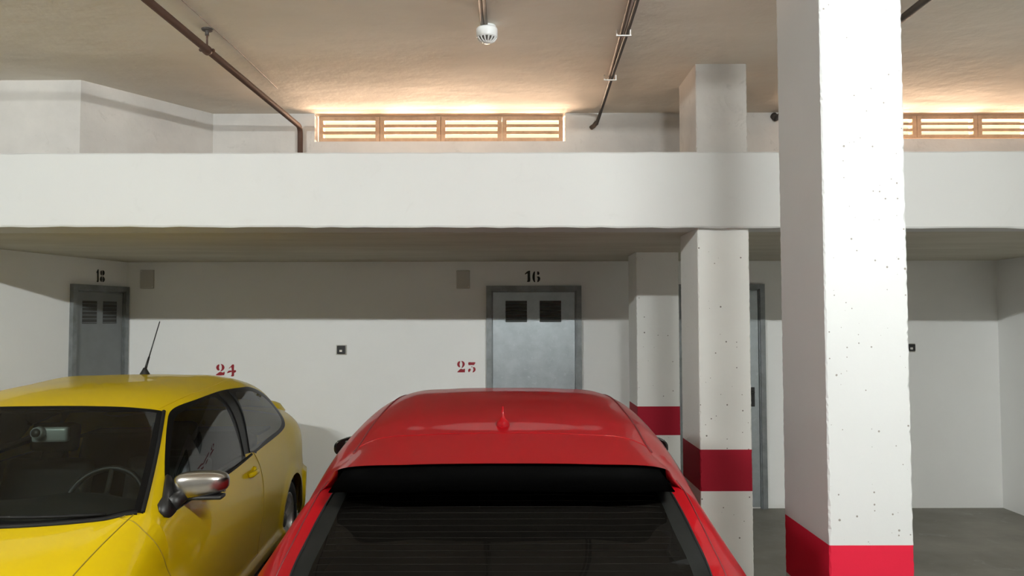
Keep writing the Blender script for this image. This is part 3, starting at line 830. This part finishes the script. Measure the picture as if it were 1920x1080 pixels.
    sh.cut_side(sm(day), 'seal', 2.85)
    sh.update(); fl = sh.flip
    sh.cut_side(smooth_poly(door_w, 4), 'door_glass', 2.85, 'seal')
    sh.cut_side(smooth_poly(q_w, 4), 'quarter_glass', 2.85, 'seal')
    sh.cut_param(4, 6, 0, 2.72, 'windshield'); sh.cut_param(4, 6, 2.72, 3.0, 'ws_border')
    sh.cut_param(4, 4.06, 0, 3, 'ws_border', 'windshield'); sh.cut_param(5.93, 6, 0, 3, 'ws_border', 'windshield')
    sh.cut_param(9, 11, 0, 2.5, 'rear_window')
    for cx in (.85, 3.30): sh.cut_side(arc_poly(cx, .30, .335), 'arch', 3.9)
    # door, bonnet, boot lid
    doorp = [(.85,.935),(.82,.90),(.85,.80),(.95,.62),(1.10,.45),(1.13,.335),(2.36,.335),(2.40,.45),(2.46,.60),(2.49,.75),(2.475,.85),(2.41,.94),(1.7,.98),(1.2,.96)]
    sh.cut_side(smooth_poly(doorp, 4)[:], 'door', 3.85)
    sh.cut_param(1.08, 1.58, 1.6, 3.3, 'headlamp'); sh.cut_param(.45, .92, 0, 1.3, 'grille')
    m = (sh.cui > 1.6) & (sh.cui < 4) & (np.abs(sh.cuj) < 2.78) & (sh.part == 'body'); sh.part[m] = 'bonnet'
    m = (sh.cui > 6) & (sh.cui < 9) & (np.abs(sh.cuj) < 2.70) & (sh.part == 'body'); sh.part[m] = 'roof'
    m = (sh.cui > 11.1) & (sh.cui < 13.9) & (np.abs(sh.cuj) < 2.6) & (sh.part == 'body'); sh.part[m] = 'boot_lid'
    # placement: centre line runs from (-2.26, 3.2) backwards with a small yaw
    yaw = .076
    root = empty('yellow_car', (-2.26 + yaw * (3.2 - 2.3), 2.3, 0), math.pi/2 + math.atan(yaw))
    # local +x must point to +Y (rear), local +y must be the side facing the red car -> mirror y by using side=-1
    tag(root, 'bright yellow two-door coupe parked nose to the aisle', 'car')
    doors = {}
    for sd in (1, -1):
        pass
    G = {'body': ('body_shell', MAT['yellow'], 'p', False), 'bonnet': ('bonnet', MAT['yellow'], 'p', False), 'roof': ('roof', MAT['yellow'], 'p', False),
         'boot_lid': ('boot_lid', MAT['yellow'], 'p', False), 'door': ('door', MAT['yellow'], 'p', True),
         'seal': ('window_surround', MAT['frit'], 's', True), 'quarter_glass': ('quarter_window', MAT['glass'], 'g', True),
         'windshield': ('windshield', MAT['glass'], 'w', False), 'ws_border': ('windshield_border', MAT['frit'], 'w', False),
         'rear_window': ('rear_window', MAT['glass'], 'w', False), 'headlamp': ('headlamp', MAT['lens'], 'p', True), 'grille': ('grille', MAT['black'], 'p', False)}
    res = sh.emit(G, {'*': root}, (1, 4, 13))
    G2 = {'door_glass': ('door_window', MAT['glass'], 'g', True)}
    res.update(sh.emit(G2, {'*': lambda sd: res[('door', sd)]}))
    sh.update() if False else None
    for sd in (1, -1):
        d = res[('door', sd)]
        seam_on(sh, smooth_line([(2.41,.94),(2.475,.85),(2.49,.75),(2.46,.60),(2.40,.45),(2.36,.335)]), sd, .0028).build('door_gap', MAT['gap'], root)
        seam_on(sh, smooth_line([(.86,.945),(.835,.89),(.875,.75),(.95,.62),(1.07,.45),(1.13,.335)]), sd, .0028).build('door_gap', MAT['gap'], root)
        seam_on(sh, smooth_line([(1.13,.335),(1.8,.337),(2.36,.335)]), sd, .0028).build('door_gap', MAT['gap'], root)
        # sill line, trunk lines
        # bonnet gap
        pts = []
        for u in np.linspace(1.65, 3.98, 40):
            p, n = sh.at(u, 2.78*sd); pts.append(Vector(p + n*.0004))
        MB().tube(pts, .0028, 6).build('bonnet_gap', MAT['gap'], root)
        pts = []
        for u in np.linspace(6.02, 8.98, 40):
            p, n = sh.at(u, 2.70*sd); pts.append(Vector(p + n*.0002))
        MB().tube(pts, .0026, 6).build('roof_groove', MAT['yellow'], root, True)
        # gutter block at the top corner of the windshield
        p, n = sh.at(6.0, 2.86*sd)
        # handle
        p, n = sh.project(2.27, .838, sd); p = Vector(p); n = Vector(n)
        hd = MB()
        t = Vector((1, 0, .02)); up_ = Vector((0, 0, 1))
        hd.tube([p - t*.075 + n*.006, p - t*.055 + n*.024, p + t*.03 + n*.026, p + t*.06 + n*.018], [.013, .016, .016, .012], 10)
        ho = hd.build('door_handle', MAT['yellow'], d, True)
        q, nn = sh.project(2.345, .842, sd); q = Vector(q); nn = Vector(nn)
        MB().tube([q, q + nn*.016], [.026, .020], 18).build('lock_button', MAT['yellow'], d, True)
        # mirror
        mr = empty('wing_mirror', (0, 0, 0)); mr.parent = root
        c = Vector((1.195, sd*.858, 1.003))
        bm = bmesh.new(); bmesh.ops.create_uvsphere(bm, u_segments=32, v_segments=20, radius=1)
        for v in bm.verts:
            x, y, z = v.co
            sq = lambda a, e: math.copysign(abs(a)**e, a)
            X = sq(x, .75)*.062; Y = sq(y, .62)*.118; Z = sq(z, .62)*.058
            X = min(X, .03)
            Z *= (1 - .12*(Y/.118)) ; X += .02*(Y/.118)
            v.co = (X + c.x, sd*Y + c.y, Z + c.z + .04*(Y))
        bm.verts.index_update()
        cap = MB().add([v.co[:] for v in bm.verts], [[v.index for v in f.verts] for f in bm.faces]).build('mirror_cap', MAT['mirror_chrome'], mr, True); bm.free()
        cap['label'] = 'brushed silver mirror cap'
        MB().bbox(c.x + .026, c.x + .036, c.y - .10, c.y + .10, c.z - .045, c.z + .045, .004).build('mirror_glass', MAT['mirror_glass'], mr)
        MB().bbox(c.x - .045, c.x + .034, c.y - .102, c.y + .108, c.z - .066, c.z - .048, .007).build('lower_trim', MAT['black'], mr, True)
        # black sail and foot
        bp = []
        for x, z in ((1.00,.955),(.978,.93),(.985,.905),(1.02,.893),(1.07,.90),(1.13,.93),(1.16,.955),(1.185,1.035),(1.17,1.045),(1.06,.975)):
            p, n = sh.project(x, z, sd, 2.85); bp.append((Vector(p), Vector(n)))
        mb = MB(); k = len(bp)
        mb.add([p + n*.002 for p, n in bp] + [p + n*.016 + (bp[0][0]*0) for p, n in bp], [tuple(range(k, 2*k))] + [(i, (i+1) % k, k+(i+1) % k, k+i) for i in range(k)])
        mb.build('mirror_foot', MAT['black'], mr, True)
        MB().tube([Vector((1.08, sd*.765, .935)), Vector((1.13, sd*.775, .950)), Vector((1.17, sd*.80, .965))], [.034, .032, .026], 14).build('mirror_arm', MAT['black'], mr, True)
        # B pillar strips
        mb = MB()
        for x0 in (2.215, 2.335):
            pts = []
            for z in np.linspace(.95, 1.318, 14):
                p, n = sh.project(x0 + .02*math.sin((z-.95)/.37*3.1) + (.06*(z-.95)/.37 if x0 > 2.3 else 0), z, sd, 2.9); pts.append(Vector(p) + Vector(n)*.001)
            mb.tube(pts, .004, 6)
        mb.build('pillar_trim', MAT['rubber'], root)
        # belt moulding on the door
        seam_on(sh, smooth_line([(1.15,.914),(1.6,.919),(2.0,.925),(2.36,.936)]), sd, .008, .002, 2.85).build('belt_moulding', MAT['rubber'], d)
    # antenna
    p, n = sh.at(8.92, 0.0); p = Vector(p); n = Vector(n)
    an = empty('roof_antenna', (0,0,0)); an.parent = root
    MB().lathe([(0,.045),(.010,.044),(.016,.03),(.03,.006),(.034,-.004)], 'z', 20, (p.x, p.y, p.z)).build('antenna_base', MAT['black'], an, True)
    tip = p + Vector((.16, -.03, .345)); b0 = p + Vector((.01, 0, .035))
    MB().tube([b0, b0.lerp(tip, .25)], [.0085, .006], 10).build('antenna_foot', MAT['black'], an, True)
    MB().tube([b0.lerp(tip, .22), tip], [.0042, .0032], 8).build('antenna_mast', MAT['black'], an, True)
    # boot spoiler: wing lofted across the boot lid
    prof = [(-.14,-.01),(-.09,.018),(-.02,.040),(.04,.052),(.070,.050),(.078,.036),(.078,-.005),(.070,-.06)]
    v = []; f = []; n = 33; k = len(prof)
    for a in range(n):
        t = -1 + 2*a/(n-1); e = abs(t)
        y = .67*t; hgt = 1.0 - max(0, (e-.90)/.10)**2*.9; fx = 3.85 - .075*e**2.5
        zb = 1.090 - .055*e**3
        for x, z in prof: v.append((fx + x*(1 - .25*e**4), y, zb + z*hgt))
    for a in range(n-1):
        for i in range(k): f.append((a*k+i, a*k+(i+1) % k, (a+1)*k+(i+1) % k, (a+1)*k+i))
    f += [tuple(range(k)), tuple((n-1)*k+i for i in range(k))]
    MB().add(v, f).build('boot_spoiler', MAT['yellow'], root, True)
    # wipers
    wp = MB()
    for y0, y1 in ((.05, -.52), (.60, .06)):
        pts = []
        for t in np.linspace(0, 1, 8):
            y = y0 + (y1-y0)*t; u = 4.13 - .09*t
            p, n = sh.at(u, y/.27 if abs(y) < .27 else np.sign(y)*(1 + (abs(y)-.27)/.24)); pts.append(Vector(p + n*.014))
        o = MB().tube(pts, [.010]*2 + [.007]*6, 8).build('wiper', MAT['rubber'], root, True)
    # cowl strip below the windshield
    pts = []
    for uj in np.linspace(-2.85, 2.85, 50):
        p, n = sh.at(3.985, uj); pts.append(Vector(p) + Vector((0, 0, .002)))
    MB().tube(pts, .011, 8).build('cowl_seal', MAT['rubber'], root, True)
    # windshield side rubber
    for sd in (1, -1):
        pts = [Vector(sh.at(u, 2.97*sd)[0]) + Vector(sh.at(u, 2.97*sd)[1])*.002 for u in np.linspace(4.02, 6.0, 30)]
        MB().tube(pts, .009, 8).build('windshield_seal', MAT['rubber'], root, True)
    # wheels, wells
    for cx in (.85, 3.30):
        for sd in (1, -1):
            wheel('wheel', root, (cx, sd*.725, .30), .30, .19, sd); wheel_well(root, cx, .30, .345, .80, sd)
    # interior
    cabin = root
    MB().box(.9, 3.4, -.70, .70, .22, .27).build('cabin_floor', MAT['interior'], cabin)
    v = []; prof = [(.86,.895),(.98,.945),(1.15,.955),(1.26,.93),(1.30,.86),(1.27,.70),(1.20,.50)]
    mb = MB(); n = 25
    for a in range(n):
        y = -.69 + 1.38*a/(n-1); e = abs(y)/.69
        hump = .03*math.exp(-((y+.33)/.17)**2) if True else 0
        hump2 = .03*math.exp(-((y-.33)/.17)**2)*0
        for x, z in prof: v.append((x + .03*e**3, y, z - .045*e**4 + (hump if .95 < x < 1.3 and z > .9 else 0)))
    k = len(prof); mb.add(v, [(a*k+i, a*k+i+1, (a+1)*k+i+1, (a+1)*k+i) for a in range(n-1) for i in range(k-1)])
    mb.build('dashboard', MAT['interior'], cabin, True)
    # steering wheel (left-hand drive: side facing the red car)
    sw = empty('steering_wheel', (1.42, -.33, .86), 0); sw.parent = cabin; sw.rotation_euler = (0, math.radians(-62), 0)
    MB().tube([(.185*math.cos(2*math.pi*q/32), .185*math.sin(2*math.pi*q/32), 0) for q in range(33)], .014, 10, False).build('steering_rim', MAT['black'], sw, True)
    MB().lathe([(.06,-.02),(.06,.01),(.04,.02),(0,.022)], 'z', 20).build('steering_hub', MAT['interior'], sw, True)
    for a in (0, math.pi, -math.pi/2):
        MB().tube([(.05*math.cos(a), .05*math.sin(a), 0), (.18*math.cos(a), .18*math.sin(a), 0)], .012, 8).build('steering_spoke', MAT['interior'], sw, True)
    for sy in (-.34, .34): seat(cabin, 1.78, sy, MAT['interior2'])
    b = MB().bbox(2.55, 3.0, -.6, .6, .30, .48, .05).build('rear_bench', MAT['interior2'], cabin, True)
    b = MB().bbox(-.06, .06, -.6, .6, 0, .58, .05).build('rear_backrest', MAT['interior2'], cabin, True); b.location = (3.02, 0, .42); b.rotation_euler = (0, math.radians(24), 0)
    MB().box(3.2, 3.55, -.62, .62, .93, .95).build('parcel_shelf', MAT['interior'], cabin)
    for sd in (1, -1): MB().box(1.0, 3.2, sd*.70 - .015, sd*.70 + .015, .25, .91).build('door_card', MAT['interior'], cabin)
    MB().bbox(1.62, 2.7, -.52, .52, 1.285, 1.30, .006).build('headliner', MAT['interior'], cabin)
    # rear-view mirror with a small sensor stalk
    rv = empty('rear_view_mirror', (1.50, -.04, 1.193)); rv.parent = cabin
    MB().bbox(-.02, .02, -.085, .085, -.036, .036, .014).build('mirror_shell', MAT['silver'], rv, True)
    MB().tube([(-.022, .045, .01), (-.055, .045, .016)], [.034, .026], 18).build('mirror_mount', MAT['silver'], rv, True)
    MB().tube([(-.055, .045, .016), (-.060, .045, .017)], [.022, .020], 18).build('mirror_mount_hole', MAT['black'], rv, True)
    return root
yellow_car()

# --------------------------------------------- red hatchback (tail towards the aisle)
def red_car():
    low = lambda x, y5, z5=.73: [(x, y5, z5), (x, y5 + .002, .50), (x, y5 - .018, .30), (x, y5 - .08, .19)]
    st = [
     [(.00,0,.2),(.01,.27,.2),(.05,.5,.2),(.13,.68,.2),(.18,.72,.2),(.19,.74,.2),(.19,.74,.2),(.19,.74,.195),(.20,.72,.19)],
     [(.0,0,.66),(.02,.27,.66),(.07,.5,.655),(.15,.68,.64),(.20,.74,.60),(.21,.77,.52),(.20,.77,.42),(.19,.75,.29),(.20,.72,.19)],
     [(.15,0,.78),(.17,.28,.778),(.22,.50,.768),(.30,.66,.74),(.34,.76,.68)] + low(.36,.83,.58),
     [(.65,0,.905),(.66,.30,.903),(.68,.52,.892),(.70,.70,.862),(.72,.80,.80)] + low(.72,.875,.68),
     [(1.10,0,.975),(1.12,.33,.976),(1.20,.58,.978),(1.28,.72,.978),(1.30,.80,.91)] + low(1.30,.885,.72),
     [(1.55,0,1.185),(1.56,.31,1.182),(1.61,.52,1.170),(1.68,.632,1.150),(1.70,.805,.925)] + low(1.70,.89),
     [(2.00,0,1.362),(2.00,.28,1.358),(2.02,.45,1.345),(2.06,.545,1.312),(2.08,0.770,.935)] + low(2.08,0.852),
     [(2.35,0,1.403),(2.35,.28,1.398),(2.35,.455,1.383),(2.36,.545,1.348),(2.36,0.773,.945)] + low(2.36,0.853),
     [(2.70,0,1.416),(2.70,.28,1.411),(2.70,.455,1.396),(2.70,.545,1.360),(2.70,0.777,.955)] + low(2.70,0.854),
     [(3.00,0,1.404),(3.00,.28,1.399),(3.00,.455,1.384),(3.00,.547,1.347),(3.02,.780,.965)] + low(3.02,.856),
     [(3.30,0,1.378),(3.30,.28,1.372),(3.30,.462,1.352),(3.30,.556,1.310),(3.30,.777,.975)] + low(3.30,.856),
     [(3.50,0,1.341),(3.50,.28,1.335),(3.49,.468,1.314),(3.48,.572,1.258),(3.48,.765,.975)] + low(3.48,.85),
     [(3.85,0,1.297),(3.845,.28,1.293),(3.815,.505,1.277),(3.64,.598,1.196),(3.60,.757,.970)] + low(3.60,.845),
     [(3.64,0,1.225),(3.635,.30,1.220),(3.63,.555,1.195),(3.68,.618,1.170),(3.70,.752,.965)] + low(3.70,.838),
     [(3.87,0,1.100),(3.865,.32,1.098),(3.835,.600,1.083),(3.83,.650,1.072),(3.80,.765,.960)] + low(3.79,.85),
     [(4.07,0,.965),(4.06,.34,.963),(4.03,.625,.950),(3.985,.690,.935),(3.92,.765,.885)] + low(3.90,.83,.72),
     [(4.15,0,.74),(4.14,.36,.74),(4.10,.60,.74),(4.04,.72,.735),(3.99,.775,.71),(3.96,.81,.66),(3.95,.815,.50),(3.95,.80,.30),(3.96,.76,.2)],
     [(4.20,0,.22),(4.19,.36,.22),(4.14,.60,.22),(4.07,.70,.22),(4.02,.74,.22),(3.99,.76,.215),(3.98,.77,.21),(3.97,.77,.205),(3.96,.76,.20)],
    ]
    def deform(V, ui, uj):
        x, z = V[..., 0], V[..., 2]; sd = np.sign(V[..., 1]); side = (np.abs(uj) > 3.9)*1.0
        for cx in (.82, 3.40):
            r = np.sqrt((x-cx)**2 + (z-.32)**2); V[..., 1] += sd*side*.014*np.exp(-((r-.365)/.045)**2)
        return V
    sh = Shell(st, [1, 4, 6, 12, 13, 16], [8,12,22,22,24,24,22,22,22,18,14,16,8,20,20,14,14], [8,8,12,16,36,14,14,16,16,14,14,36,16,12,8,8], deform)
    day = [(1.42,.955),(1.60,1.04),(1.85,1.17),(2.10,1.265),(2.45,1.315),(2.85,1.322),(3.15,1.285),(3.38,1.18),(3.42,1.08),(3.30,1.015),(2.6,.985),(1.9,.96)]
    gl1 = [(1.50,.968),(1.62,1.03),(1.86,1.15),(2.12,1.245),(2.40,1.288),(2.36,1.10),(2.36,.985),(1.9,.973)]
    gl2 = [(2.46,1.292),(2.85,1.302),(3.13,1.265),(3.34,1.17),(3.37,1.09),(3.28,1.03),(2.46,.99)]
    sh.cut_side(smooth_poly(day, 5), 'seal', 3.0); sh.update()
    sh.cut_side(smooth_poly(gl1, 4), 'door_glass', 3.0, 'seal'); sh.cut_side(smooth_poly(gl2, 4), 'quarter_glass', 3.0, 'seal')
    sh.cut_param(4, 6, 0, 2.75, 'windshield')
    sh.cut_param(13, 15, 0, 1.80, 'rear_window'); sh.cut_param(13, 15, 1.80, 2.0, 'rw_border'); sh.cut_param(14.86, 15, 0, 2, 'rw_border', 'rear_window')
    sh.cut_param(12, 13, 0, 2.2, 'under')
    for cx in (.82, 3.40): sh.cut_side(arc_poly(cx, .32, .355), 'arch', 3.9)
    doorp = [(1.20,.93),(1.17,.80),(1.22,.60),(1.30,.36),(2.30,.345),(2.44,.50),(2.50,.75),(2.48,.95),(1.9,.97)]
    sh.cut_side(smooth_poly(doorp, 4), 'door', 3.85)
    sh.cut_param(15.12, 15.85, 2.55, 4.3, 'tail_lamp'); sh.cut_param(1.05, 1.4, 1.6, 3.3, 'headlamp')
    m = (sh.cui > 1.4) & (sh.cui < 4) & (np.abs(sh.cuj) < 2.75) & (sh.part == 'body'); sh.part[m] = 'bonnet'
    m = (sh.cui > 6) & (sh.cui < 11) & (np.abs(sh.cuj) < 2.55) & (sh.part == 'body'); sh.part[m] = 'roof'
    m = (sh.cui > 11) & (sh.cui < 12) & (np.abs(sh.cuj) < 2.62) & (sh.part == 'body'); sh.part[m] = 'roof_spoiler'
    m = (sh.cui > 15) & (sh.cui < 16) & (np.abs(sh.cuj) < 2.55) & (sh.part == 'body'); sh.part[m] = 'tailgate'
    root = empty('red_car', (-.035, 6.30, 0), -math.pi/2)
    tag(root, 'glossy red hatchback with black rear spoiler parked below the galvanized door', 'car')
    P = MAT['red']
    G = {'body': ('body_shell', P, 'p', False), 'bonnet': ('bonnet', P, 'p', False), 'roof': ('roof', P, 'p', False), 'tailgate': ('tailgate', P, 'p', False),
         'roof_spoiler': ('roof_spoiler', P, 'p', False), 'under': ('spoiler_underside', MAT['gloss_black'], 'u', False), 'door': ('door', P, 'p', True),
         'seal': ('window_surround', MAT['frit'], 's', True), 'quarter_glass': ('quarter_window', MAT['tint'], 'g', True),
         'windshield': ('windshield', MAT['glass'], 'w', False), 'rear_window': ('rear_window', MAT['tint'], 'w', False), 'rw_border': ('rear_window_border', MAT['rw_border'], 'w', False),
         'tail_lamp': ('tail_lamp', MAT['tail'], 'p', True), 'headlamp': ('headlamp', MAT['lens'], 'p', True)}
    res = sh.emit(G, {'*': root}, (1, 4, 12, 13, 16))
    res.update(sh.emit({'door_glass': ('door_window', MAT['glass'], 'g', True)}, {'*': lambda sd: res[('door', sd)]}))
    gp = MAT['gap_red']
    # roof grooves, spoiler seam, tailgate edge gap
    for sd in (1, -1):
        pts = [Vector(sh.at(u, 2.55*sd)[0]) for u in np.linspace(6.05, 11.2, 60)]
        MB().tube(pts, .0045, 8).build('roof_groove', gp, root, True)
        pts = [Vector(sh.at(u, 2.97*sd)[0]) for u in np.linspace(12.0, 15.0, 40)]
        MB().tube(pts, .0028, 6).build('tailgate_gap', gp, root, True)
        pts = [Vector(sh.at(u, 2.02*sd)[0]) + Vector(sh.at(u, 2.02*sd)[1])*.001 for u in np.linspace(13.0, 15.0, 30)]
        MB().tube(pts, .004, 6).build('rear_window_seal', MAT['rubber'], root, True)
        seam_on(sh, smooth_line([(2.48,.95),(2.50,.75),(2.44,.50),(2.30,.345)]), sd, .0028).build('door_gap', gp, root)
        # mirrors
        mr = empty('wing_mirror', (0, 0, 0)); mr.parent = root
        c = Vector((1.62, .865 if sd > 0 else -.93, .985))
        bm = bmesh.new(); bmesh.ops.create_uvsphere(bm, u_segments=28, v_segments=18, radius=1)
        sq = lambda a, e: math.copysign(abs(a)**e, a)
        for v in bm.verts:
            x, y, z = v.co
            X = min(sq(x, .75)*.085, .035); Y = sq(y, .7)*.105; Z = sq(z, .7)*.066
            Z *= 1 - .25*(Y/.105)
            v.co = (c.x + X + .02*Y/.105, c.y + sd*Y, c.z + Z + .0*Y)
        bm.verts.index_update()
        MB().add([v.co[:] for v in bm.verts], [[v.index for v in f.verts] for f in bm.faces]).build('mirror_shell', MAT['gloss_black'], mr, True); bm.free()
        MB().bbox(c.x + .033, c.x + .042, c.y - .085, c.y + .085, c.z - .045, c.z + .045, .006).build('mirror_glass', MAT['mirror_dim'], mr)
        MB().tube([c + Vector((0, -sd*.15, -.05)), c + Vector((0, -sd*.05, -.045))], [.035, .028], 12).build('mirror_arm', MAT['black'], mr, True)
    pts = [Vector(sh.at(11.0, uj)[0]) for uj in np.linspace(-2.55, 2.55, 60)]
    MB().tube(pts, .0022, 8).build('spoiler_seam', P, root, True)
    # black lower blade of the spoiler with side fins
    v = []; f = []; n = 41
    for a in range(n):
        t = -1 + 2*a/(n-1); e = abs(t); sd = 1 if t > 0 else -1
        pt, _ = sh.at(12.0, 2.04*t); pt = np.array(pt)
        k = max(0, (e-.62)/.38)**2.2; q = max(0, (e-.80)/.20)
        lipx = pt[0] + .008 - .035*k; lipz = pt[2] - .083 + .012*q - .010*q*q; lipy = pt[1] + sd*.052*k
        v += [(pt[0]-.014, pt[1], pt[2]-.008), (pt[0]-.003, pt[1], pt[2]-.012), (lipx, lipy, lipz), (lipx-.012, lipy, lipz-.006), (3.62, lipy*1.01, 1.21)]
    for a in range(n-1):
        for i in range(4): f.append((a*5+i, a*5+i+1, (a+1)*5+i+1, (a+1)*5+i))
    MB().add(v, f).build('spoiler_blade', MAT['spoiler_black'], root, True)
    # antenna
    p, n = sh.at(10.55, 0.0); p = Vector(p)
    MB().lathe([(0,.070),(.004,.068),(.006,.035),(.012,.022),(.021,.016),(.0245,.006),(.026,-.006)], 'z', 24, (p.x, p.y, p.z)).build('roof_antenna', P, root, True)
    # defroster wires
    rw = res[('rear_window', 0)]
    for k in range(17):
        u = 13.12 + k*.105
        lim = 1.74
        pts = [Vector(sh.at(u, uj)[0]) + Vector(sh.at(u, uj)[1])*.0006 for uj in np.linspace(-lim, lim, 22)]
        MB().tube(pts, .0007, 4).build('defroster_wire', MAT['defrost'], rw)
    # wheels
    for cx in (.82, 3.40):
        for sd in (1, -1):
            wheel('wheel', root, (cx, sd*.735, .32), .32, .21, sd); wheel_well(root, cx, .32, .365, .82, sd)
    # cabin
    MB().box(.9, 3.5, -.74, .74, .22, .27).build('cabin_floor', MAT['interior'], root)
    MB().bbox(1.15, 1.75, -.72, .72, .55, .94, .06).build('dashboard', MAT['interior'], root, True)
    for sy in (-.36, .36): seat(root, 2.05, sy, MAT['interior2'])
    b = MB().bbox(-.07, .07, -.64, .64, 0, .62, .05).build('rear_backrest', MAT['interior2'], root, True); b.location = (3.15, 0, .42); b.rotation_euler = (0, math.radians(18), 0)
    MB().box(3.2, 3.95, -.62, .62, .86, .88).build('parcel_shelf', MAT['interior'], root)
    for sd in (1, -1): MB().box(1.3, 3.9, sd*.735 - .01, sd*.735 + .01, .25, .93).build('side_trim', MAT['interior'], root)
    MB().bbox(4.155, 4.175, -.26, .26, .56, .67, .004).build('number_plate', MAT['white_plastic'], root)
    return root
MAT['rw_border'] = simple('rear_glass_frit', (.008, .0085, .008), .3, spec=.12)
MAT['spoiler_black'] = simple('black_spoiler_blade', (.0006, .0006, .0006), .6, spec=.01)
MAT['mirror_dim'] = simple('dark_mirror_glass', (.25, .24, .23), .05, 1.0)
red_car()
